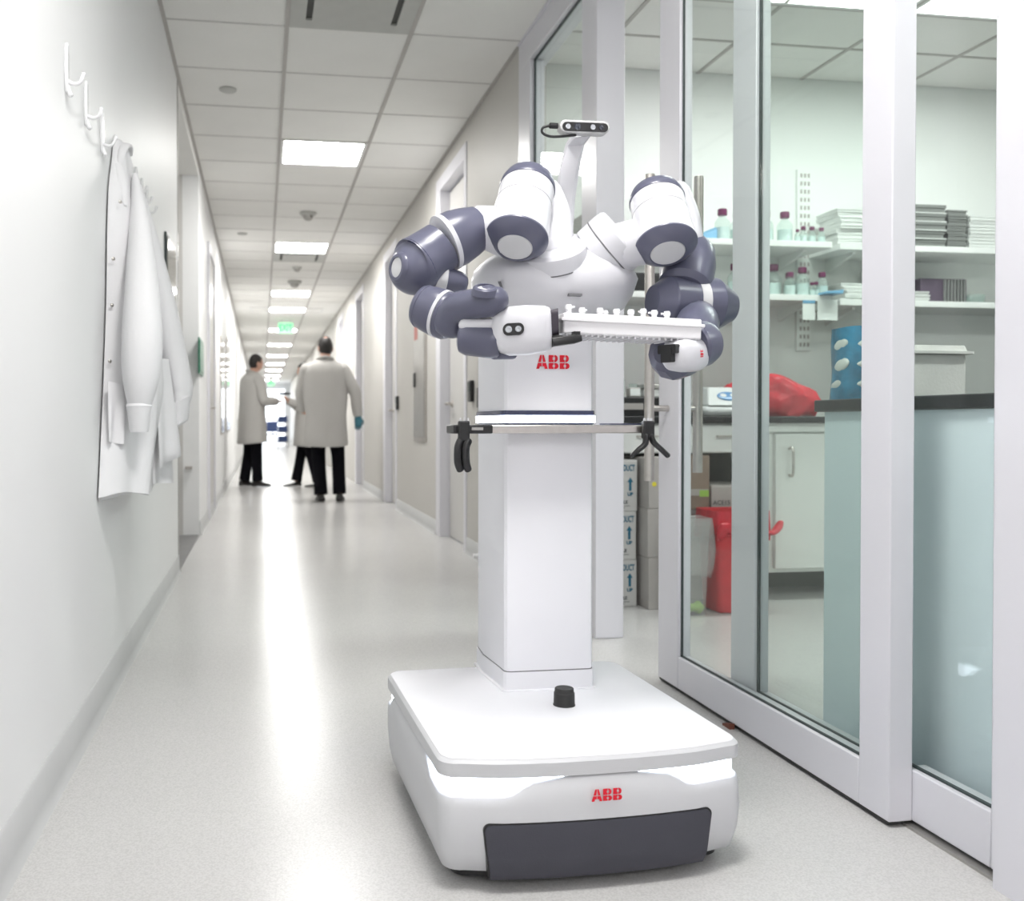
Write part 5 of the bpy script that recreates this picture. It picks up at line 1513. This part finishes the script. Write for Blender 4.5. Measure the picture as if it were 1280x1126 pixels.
# plate stacks: each plate a thing
ORD = ['lowest', 'second-lowest', 'third from bottom', 'fourth from bottom', 'fifth from bottom', 'sixth from bottom', 'seventh from bottom', 'eighth from bottom', 'ninth from bottom', 'tenth from bottom']
def ordinal(i, n):
    return ('topmost ' if i == n - 1 else ORD[i] + ' ')
def stack(x, y, z, n, w, d, th, m, lab, grp, jit, lip='plate', seed=1):
    rnd = random.Random(seed)
    src = None
    for i in range(n):
        if src is None:
            o = MB().box(-w / 2, w / 2, -d / 2, d / 2, 0, th * 0.55).box(-w / 2 - 0.004, w / 2 + 0.004, -d / 2 - 0.004, d / 2 + 0.004, th * 0.55, th * 0.9).build('plate', m, None, smooth=False)
            src = o
        else:
            o = src.copy()
            link(o)
        o.location = (x + rnd.uniform(-jit, jit), y + rnd.uniform(-jit, jit), z + i * th)
        o.rotation_euler = (0, 0, rnd.uniform(-jit * 4, jit * 4))
        tag(o, ordinal(i, n) + lab, 'plate', grp)
stack(3.17, 4.76, Z1 - 0.006, 9, 0.24, 0.20, 0.022, 'plate', 'pale plate of the leaning stack on the upper shelf', 'pale plates by the shelf rail', 0.010)
stack(3.56, 4.75, Z1 - 0.006, 5, 0.20, 0.22, 0.046, 'plated', 'dark grey tray in the striped stack on the upper shelf', 'grey trays of the striped stack', 0.006, seed=2)
def between(x, y, z, n, w, d, th, step, lab, grp):
    src = None
    for i in range(n):
        if src is None:
            src = o = MB().box(-w / 2 - 0.006, w / 2 + 0.006, -d / 2 - 0.006, d / 2 + 0.006, 0, th).build('sealing_plate', 'plate', None, smooth=False)
        else:
            o = src.copy(); link(o)
        o.location = (x, y, z + i * step)
        tag(o, ordinal(i, n) + lab, 'plate', grp)
between(3.56, 4.75, Z1 - 0.006 + 0.0415, 5, 0.20, 0.22, 0.0045, 0.046, 'thin white lid between the dark trays of the striped stack', 'white lids of the striped stack')
stack(3.74, 4.75, Z1 - 0.006, 8, 0.11, 0.20, 0.026, 'plated', 'grey tray in the narrow stack beside the striped stack', 'grey trays of the narrow stack', 0.006, seed=4)
stack(3.90, 4.75, Z1 - 0.006, 10, 0.16, 0.20, 0.018, 'plate', 'white plate in the stack at the right end of the upper shelf', 'white plates at the right shelf end', 0.004, seed=3)
stack(3.46, 4.68, Z2 - 0.020, 3, 0.20, 0.10, 0.018, 'plate', 'white plate lying on the lower shelf in front of the plum rack', 'white plates in front of the rack', 0.004, seed=5)
stack(3.42, 4.84, Z2 - 0.020, 9, 0.16, 0.10, 0.022, 'plate', 'pale plate in the stack at the back of the lower shelf', 'pale plates at the back of the lower shelf', 0.004, seed=6)
rk_ = thing('slide_rack', 'plum-coloured ribbed rack on the lower shelf beside white plates', 'rack', (3.72, 4.8, Z2 - 0.02))
bx('rack_body', 'plum', rk_, 3.58, 3.86, 4.72, 4.88, Z2 - 0.019, Z2 + 0.12, bevel=0.004)
for i in range(7):
    bx('rib', 'plated', rk_, 3.715 + i * 0.020, 3.723 + i * 0.020, 4.708, 4.722, Z2 - 0.015, Z2 + 0.115)
tag(MB().lathe((3.95, 4.78, Z2 - 0.02), (0, 0, 1), [(0, 0.05), (0.004, 0.055), (0.06, 0.06), (0.061, 0.055), (0.008, 0.05), (0.008, 0)], 24).build('glass_dish', 'bglass', None), 'clear glass dish at the right end of the lower shelf', 'dish')
stack(3.18, 4.76, Z2 - 0.020, 5, 0.16, 0.14, 0.020, 'plate', 'pale plate in the small stack on the lower shelf past the rail', 'small stack of pale plates on the lower shelf', 0.012, seed=8)
# papers taped to the lower shelf
tag(bx('paper_note', 'paper', None, 2.815, 2.885, SF - 0.004, SF - 0.001, 1.385, 1.482), 'narrow white note taped under the lower shelf', 'note')
tag(bx('paper_note', 'paper', None, 2.90, 3.015, SF - 0.004, SF - 0.001, 1.385, 1.492), 'wide white note taped under the lower shelf', 'note')
tag(bx('tape_strip', 'bluep', None, 2.815, 2.885, SF - 0.006, SF - 0.0042, 1.472, 1.488), 'blue tape strip holding the narrow note', 'tape')
tag(MB().loft([[(2.91, 4.56, Z2), (3.01, 4.56, Z2), (3.01, 4.64, Z2), (2.91, 4.64, Z2)], [(2.92, 4.56, Z2 + 0.012), (3.015, 4.56, Z2 + 0.022), (3.015, 4.64, Z2 + 0.022), (2.92, 4.64, Z2 + 0.012)]]).build('blue_folder', 'bluep', None, bevel=0.002), 'light blue folder lying over the shelf edge above the notes', 'folder')
# items on the left part of the shelves (seen through the doorway)
def carton(x0, x1, y0, y1, z0, z1, m, lab, text=None, group=None, name='carton'):
    t = thing(name, lab, 'box', ((x0 + x1) / 2, (y0 + y1) / 2, z0), group)
    b = bx('box_body', m, t, x0, x1, y0, y1, z0, z1 - 0.004, bevel=0.003)
    bx('box_flap', m, t, x0 + 0.001, (x0 + x1) / 2 - 0.001, y0 + 0.001, y1 - 0.001, z1 - 0.0038, z1)
    bx('box_flap', m, t, (x0 + x1) / 2 + 0.001, x1 - 0.001, y0 + 0.001, y1 - 0.001, z1 - 0.0038, z1)
    return t
carton(1.62, 1.78, 4.66, 4.86, Z1, Z1 + 0.11, 'cardw', 'white box on the left end of the upper shelf above the doorway view')
carton(1.80, 1.98, 4.66, 4.88, Z1, Z1 + 0.19, 'plate', 'pale tall box on the upper shelf behind the robot shoulder')
carton(1.90, 2.05, 4.66, 4.86, Z2, Z2 + 0.10, 'black', 'black box on the lower shelf seen beside the robot arm')

# back bench: cabinets, counter, things on it
CF = 4.16
cab = thing('base_cabinet', 'white lab cabinet with a steel D-handle left of the grey bench panel', 'cabinet', (2.6, 4.5, 0.13))
bx('body', 'cab', cab, 2.36, 3.4, CF + 0.02, YB, 0.13, 0.84)
bx('rail', 'cab', cab, 2.36, 3.4, CF, CF + 0.02, 0.80, 0.84)
dd = bx('door', 'cab', cab, 2.40, 2.88, CF - 0.004, CF + 0.02, 0.15, 0.79, bevel=0.003)
MB().sweep([(2.47, CF - 0.004, 0.72), (2.47, CF - 0.035, 0.715), (2.47, CF - 0.035, 0.60), (2.47, CF - 0.004, 0.595)], [0.006] * 4, 10, rnd=False).build('handle', 'steel', dd)
dd = bx('door', 'cab', cab, 2.89, 3.37, CF - 0.004, CF + 0.02, 0.15, 0.79, bevel=0.003)
bx('plinth', 'dark', cab, 2.36, 3.4, 4.50, YB, 0.0, 0.13)  # toe space coloured dark for the shadow under the cabinet
dc = thing('drawer_unit', 'white drawer unit under the counter above the cartons', 'drawers', (1.9, 4.5, 0.69))
bx('body', 'cab', dc, 1.56, 2.355, CF + 0.02, YB - 0.01, 0.70, 0.84)
for x0, x1 in ((1.57, 1.95), (1.96, 2.345)):
    dw = bx('drawer', 'cab', dc, x0, x1, CF, CF + 0.02, 0.705, 0.832, bevel=0.002)
    bx('pull', 'steel', dw, (x0 + x1) / 2 - 0.05, (x0 + x1) / 2 + 0.05, CF - 0.018, CF, 0.775, 0.783)
bx('kneespace_shade', 'dark', dc, 1.56, 2.355, YB - 0.03, YB - 0.01, 0.0, 0.70)  # dark sheet added as the shade in the kneespace
tag(bx('counter', 'counter', None, 1.50, 5.2, 4.13, YB, 0.8405, 0.872, bevel=0.004), 'black worktop along the back wall of the lab', 'counter')

# balance-like instrument
ins = thing('lab_instrument', 'white lab instrument with a blue screen on the back worktop', 'instrument', (2.23, 4.45, 0.872))
bx('housing', 'instr', ins, 2.13, 2.36, 4.34, 4.62, 0.874, 0.925, bevel=0.022)
MB().loft([[(2.15, 4.34, 0.925), (2.35, 4.34, 0.925), (2.35, 4.55, 0.925), (2.15, 4.55, 0.925)], [(2.20, 4.44, 1.02), (2.33, 4.44, 1.02), (2.33, 4.53, 1.02), (2.20, 4.53, 1.02)]]).build('head', 'instr', ins, bevel=0.008)
sn = Vector((0, -0.69, 0.725)).normalized()
scr = MB().lathe((2.278, 4.388, 0.972), sn, [(0, 0.030), (0.005, 0.029), (0.007, 0.024), (0.0071, 0)], 28, sx=1.9).build('screen', 'screen', ins)
for x in (2.252, 2.304):
    MB().lathe(Vector((x, 4.388, 0.974)) + sn * 0.004, sn, [(0, 0.0125), (0.003, 0.0115), (0.0031, 0)], 20, sx=1.4).build('dial', 'instr', scr)
bx('foot', 'black', ins, 2.14, 2.35, 4.36, 4.60, 0.8722, 0.8742)
bb = thing('black_device', 'black box-shaped device with a pale label on the back worktop', 'device', (1.87, 4.4, 0.872))
bx('case', 'black', bb, 1.66, 2.02, 4.30, 4.60, 0.8725, 0.965, bevel=0.006)
bx('label_plate', 'cardg', bb, 1.70, 1.80, 4.296, 4.301, 0.905, 0.935)
put_bottle(1.74, 4.48, 0.966, 0.95, 'purple-capped bottle on the black device beside the column', 'purple-capped bottles on the lab bench')
jr = thing('specimen_jar', 'square white jar on the black device beside the bottle', 'jar', (1.775, 4.36, 0.966))
bx('jar_body', 'cardg', jr, 1.748, 1.802, 4.335, 4.385, 0.9655, 1.012, bevel=0.005)
bx('jar_label', 'paper', jr, 1.750, 1.800, 4.3335, 4.3352, 0.972, 1.006)
MB().lathe((1.775, 4.36, 1.012), (0, 0, 1), [(0, 0.022), (0.016, 0.022), (0.018, 0.018), (0.0181, 0)], 18).build('jar_lid', 'bglass', jr)
cn = thing('lidded_tub', 'small tub with a dark grey lid on the black device by the door handle', 'tub', (1.86, 4.38, 0.966))
bx('tub_body', 'plate', cn, 1.825, 1.905, 4.345, 4.42, 0.9655, 1.005, bevel=0.006)
bx('tub_lid', 'steel2', cn, 1.818, 1.912, 4.338, 4.428, 1.0055, 1.028, bevel=0.004)
# red bag heap
def heap(name, m, c, r, lab, cat, seed, pw=0.5, amp=0.12, nu=28, nv=18, top=None):
    rn = random.Random(seed)
    ph = [rn.uniform(0, 6.28) for _ in range(8)]
    def fn(x, y, z):
        d = 1 + amp * (math.sin(5 * x + ph[0]) * math.cos(4 * z + ph[1]) + 0.6 * math.sin(9 * y + 6 * x + ph[2]) + 0.4 * math.sin(13 * z + 7 * x + ph[3]))
        if top:
            x += top * max(0, z) ** 2
        zz = z * d
        return x * d, y * d, max(zz, -0.55)
    mb = MB().ell(c, r, nu, nv, fn)
    return tag(mb.build(name, m, None, angle=40), lab, cat)
heap('red_bag', 'redbag', (2.60, 4.42, 0.872 + 0.075), (0.17, 0.12, 0.135), 'crumpled red biohazard bag on the back worktop', 'bag', 3, amp=0.10, top=-0.5)
bb2 = heap('red_bag', 'redbag', (2.47, 4.72, 0.872 + 0.07), (0.07, 0.08, 0.115), 'red bag behind the instrument, partly behind the door frame', 'bag', 5, amp=0.10, top=0.2)

# peninsula bench beside the glass
pb = thing('bench_unit', 'grey-blue panelled bench standing right behind the glass', 'bench', (1.8, 1.0, 0))
bx('end_panel', 'bpanel', pb, 1.435, 1.455, 1.655, 2.25, 0.0, 0.866)
bx('end_panel', 'bpanel', pb, 1.435, 1.455, 1.06, 1.653, 0.0, 0.866)
bx('end_panel', 'bpanel', pb, 1.435, 1.455, -0.40, 1.058, 0.0, 0.866)
bx('return_panel', 'bpanel', pb, 1.456, 2.10, 2.23, 2.25, 0.0, 0.866)
bx('carcass', 'cab', pb, 1.456, 2.10, -0.40, 2.229, 0.02, 0.865)
tag(bx('counter', 'counter', None, 1.42, 2.14, -0.42, 2.275, 0.8665, 0.897, bevel=0.003), 'black worktop on the grey-blue bench behind the glass', 'counter')
bgp = thing('supply_bag', 'clear blue bag of white packets on the near bench', 'bag', (1.52, 2.2, 0.897))
def soft_box(name, m, x0, x1, y0, y1, z0, z1, par, amp, seed):
    rn = random.Random(seed)
    ph = [rn.uniform(0, 6.28) for _ in range(6)]
    rr = []
    n = 12
    for i in range(n + 1):
        t = i / n
        z = z0 + (z1 - z0) * t
        ring = []
        for x, y in rrect(x0, x1, y0, y1, 0.03, 3):
            d = amp * (math.sin(14 * z * 3 + 9 * x + ph[0]) + math.sin(20 * y + 15 * z + ph[1]))
            cx, cy = (x0 + x1) / 2, (y0 + y1) / 2
            ring.append((x + (x - cx) * d * 3, y + (y - cy) * d * 3, z + amp * math.sin(18 * y + ph[2]) * t))
        rr.append(ring)
    return MB().loft(rr).build(name, m, par, angle=60)
bagb = soft_box('bag_film', 'bluebag', 1.445, 1.60, 2.165, 2.262, 0.898, 1.085, bgp, 0.007, 4)
for i, (y, z, r_) in enumerate(((2.205, 1.035, 0.020), (2.20, 0.985, 0.020), (2.215, 0.935, 0.016))):
    MB().ell((1.522, 2.166, z + 0.004), (0.054, 0.008, 0.019), 18, 10, lambda x, y_, z_: (x, y_, z_ * (1 - 0.35 * x * x) + 0.2 * x)).build('packet', 'whitebag', bagb)
    MB().ell((1.449, y, z), (0.006, 0.030, r_ * 0.9), 16, 10, lambda x, y_, z_: (x, y_, z_ * (1 - 0.3 * y_ * y_) - 0.3 * y_)).build('packet', 'whitebag', bagb)
fb_ = thing('foam_box', 'white foam box with an uneven lid on the near bench', 'foam box', (1.57, 2.07, 0.897))
bx('box_body', 'foam', fb_, 1.50, 1.64, 2.005, 2.135, 0.8975, 0.999, bevel=0.005)
for yy in (2.03, 2.06, 2.09):
    bx('groove_rib', 'foam', fb_, 1.496, 1.501, yy, yy + 0.012, 0.90, 0.995)
MB().loft([[(x, y, z) for x, y in rrect(1.490 + g_, 1.655 - g_, 1.992 + g_, 2.146 - g_, 0.01, 3)] for z, g_ in ((0.9995, 0.0), (1.006, 0.0), (1.007, 0.010), (1.020, 0.014))]).build('lid', 'foam', fb_, angle=40)
tag(MB().lathe((1.80, 2.07, 0.897), (0, 0, 1), [(0, 0.02), (0.06, 0.018), (0.062, 0.022), (0.085, 0.022), (0.09, 0.012), (0.0901, 0)], 18).build('red_knob_bottle', 'redbin', None), 'small red-topped bottle right of the foam box', 'bottle')

# cartons on the floor seen through the doorway
def marked_carton(x0, x1, y0, y1, z0, z1, lab, group='white marked cartons stacked on the lab floor'):
    t = carton(x0, x1, y0, y1, z0, z1, 'cardw', lab, group=group)
    yf = y0 - 0.0008
    xc = x1
    text_mesh('PRODUCT', 0.040, lambda u_, v_, d: (x1 - 0.012 + u_ * 0.50, yf - d, z1 - 0.038 + v_), 0.0006, 'RIGHT', 0.0012).build('lettering', 'ink', t, smooth=False)
    text_mesh('UP', 0.022, lambda u_, v_, d: (x1 - 0.034 + u_, yf - d, z0 + 0.076 + v_), 0.0006, 'CENTER', 0.001).build('lettering', 'ink', t, smooth=False)
    ax_ = x1 - 0.034
    MB().prism([(ax_ - 0.006, z0 + 0.092), (ax_ + 0.006, z0 + 0.092), (ax_ + 0.006, z0 + 0.132), (ax_ + 0.014, z0 + 0.132), (ax_, z0 + 0.154), (ax_ - 0.014, z0 + 0.132), (ax_ - 0.006, z0 + 0.132)], lambda u_, v_, d: (u_, yf - d, v_), 0, 0.0006).build('arrow', 'ink', t, smooth=False)
    text_mesh('BLE', 0.020, lambda u_, v_, d: (x1 - 0.046 + u_, yf - d, z0 + 0.040 + v_), 0.0006, 'RIGHT', 0.0006).build('lettering', 'inkd', t, smooth=False)
    MB().box(x1 - 0.16, x1 - 0.035, yf - 0.0006, yf, z0 + 0.022, z0 + 0.024).box(x1 - 0.16, x1 - 0.060, yf - 0.0006, yf, z0 + 0.013, z0 + 0.015).build('print_line', 'inkd', t, smooth=False)
    return t
marked_carton(1.33 + 0.05, 1.697, 4.12, 4.45, 0.0, 0.216, 'white carton marked with an up arrow, bottom of its stack')
marked_carton(1.38, 1.694, 4.12, 4.45, 0.2165, 0.438, 'white carton marked with an up arrow, middle of its stack')
marked_carton(1.38, 1.698, 4.12, 4.45, 0.4385, 0.672, 'white carton marked with an up arrow, top of its stack')
c9 = carton(1.72, 1.90, 4.04, 4.40, 0.0, 0.235, 'cardg', 'large pale carton on the floor behind the door edge, bottom of its stack')
text_mesh('TOU', 0.036, lambda u_, v_, d: (1.80 + u_, 4.039 - d, 0.17 + v_), 0.0006).build('lettering', 'inkd', c9, smooth=False)
c9 = carton(1.715, 1.90, 4.04, 4.40, 0.2355, 0.455, 'cardg', 'large pale carton behind the door edge, middle of its stack')
c9 = carton(1.72, 1.89, 4.04, 4.40, 0.4555, 0.685, 'cardg', 'large pale carton with a yellow dot, top of its stack')
MB().lathe((1.745, 4.039, 0.565), (0, -1, 0), [(0, 0.011), (0.0008, 0.011), (0.0009, 0)], 16).build('dot_sticker', 'yellow', c9)
carton(1.93, 2.05, 4.13, 4.40, 0.02, 0.44, 'cardg', 'grey carton on the floor behind the clear bag bin')
c9 = carton(1.925, 2.05, 4.12, 4.40, 0.4405, 0.690, 'card', 'brown cardboard box stacked above the clear bag')
bx('label_patch', 'lime', c9, 2.00, 2.045, 4.117, 4.1205, 0.50, 0.53)
bx('tape_band', 'cardg', c9, 1.93, 2.045, 4.1175, 4.1202, 0.505, 0.535)
carton(2.055, 2.30, 4.13, 4.45, 0.0, 0.42, 'cardg', 'grey carton on the floor behind the red bin')
c9 = carton(2.06, 2.30, 4.12, 4.45, 0.4205, 0.550, 'cardg', 'low grey carton with dark print above the red bin')
text_mesh('ACE15', 0.030, lambda u_, v_, d: (2.11 + u_, 4.119 - d, 0.47 + v_), 0.0006).build('lettering', 'inkd', c9, smooth=False)

# red bin with folded liner, clear bag bin
bn = thing('waste_bin', 'red biohazard bin with a red liner folded over its rim', 'bin', (2.10, 3.98, 0))
def bring(z, h, cx=2.095, cy=3.99, r=0.03):
    return [(cx + x, cy + y, z) for x, y in rrect(-h, h, -h * 0.85, h * 0.85, r, 4)]
binb = MB().loft([bring(0.0, 0.098), bring(0.006, 0.105), bring(0.42, 0.125), bring(0.45, 0.128), bring(0.449, 0.118), bring(0.02, 0.096)], cap1=True).build('bin_body', 'redbin', bn, angle=40)
rr = []
for z, h, a in ((0.452, 0.129, 0.0), (0.453, 0.1305, 0.0), (0.40, 0.133, 0.003), (0.36, 0.134, 0.006), (0.335, 0.132, 0.009), (0.333, 0.127, 0.009)):
    rr.append([(x + a * math.sin(i * 1.7), y + a * math.cos(i * 1.3), z + a * 1.5 * math.sin(i * 2.1)) for i, (x, y, z) in enumerate(bring(z, h))])
MB().loft(rr, cap0=False, cap1=False).build('liner', 'redbag', bn, angle=60)
MB().sweep([(1.985, 3.885, 0.345), (1.998, 3.870, 0.385), (2.02, 3.872, 0.37), (2.09, 3.87, 0.355)], [0.022, 0.026, 0.018, 0.010], 12, sq=0.6).build('liner_knot', 'redbag', bn)
MB().sweep([(2.18, 3.87, 0.36), (2.23, 3.885, 0.355), (2.26, 3.895, 0.375), (2.275, 3.90, 0.395)], [0.010, 0.018, 0.022, 0.018], 12, sq=0.6).build('liner_tail', 'redbag', bn)
cbn = thing('bag_bin', 'clear plastic bag lining a bin between the cartons and the red bin', 'bin', (1.872, 3.92, 0))
MB().loft([bring(0.0, 0.055, 1.872, 3.93), bring(0.30, 0.065, 1.872, 3.93), bring(0.415, 0.072, 1.872, 3.93)], cap1=False).build('bin_frame', 'clearbag', cbn, angle=40)
rr = []
for z, h, a in ((0.42, 0.073, 0.0), (0.425, 0.077, 0.002), (0.38, 0.083, 0.005), (0.28, 0.088, 0.009), (0.20, 0.078, 0.012), (0.17, 0.070, 0.012)):
    rr.append([(x + a * math.sin(i * 1.9), y + a * math.cos(i * 1.5), z + a * 1.2 * math.sin(i * 1.1)) for i, (x, y, z) in enumerate(bring(z, h, 1.872, 3.93))])
MB().loft(rr, cap0=False, cap1=False).build('bag_overhang', 'clearbag', cbn, angle=60)
MB().ell((1.895, 3.93, 0.026), (0.032, 0.03, 0.024), 12, 8, lambda x, y, z: (x * (1 + 0.25 * math.sin(4 * y + 2)), y, z * (1 + 0.3 * math.sin(5 * x)))).build('green_waste', 'lime', cbn)
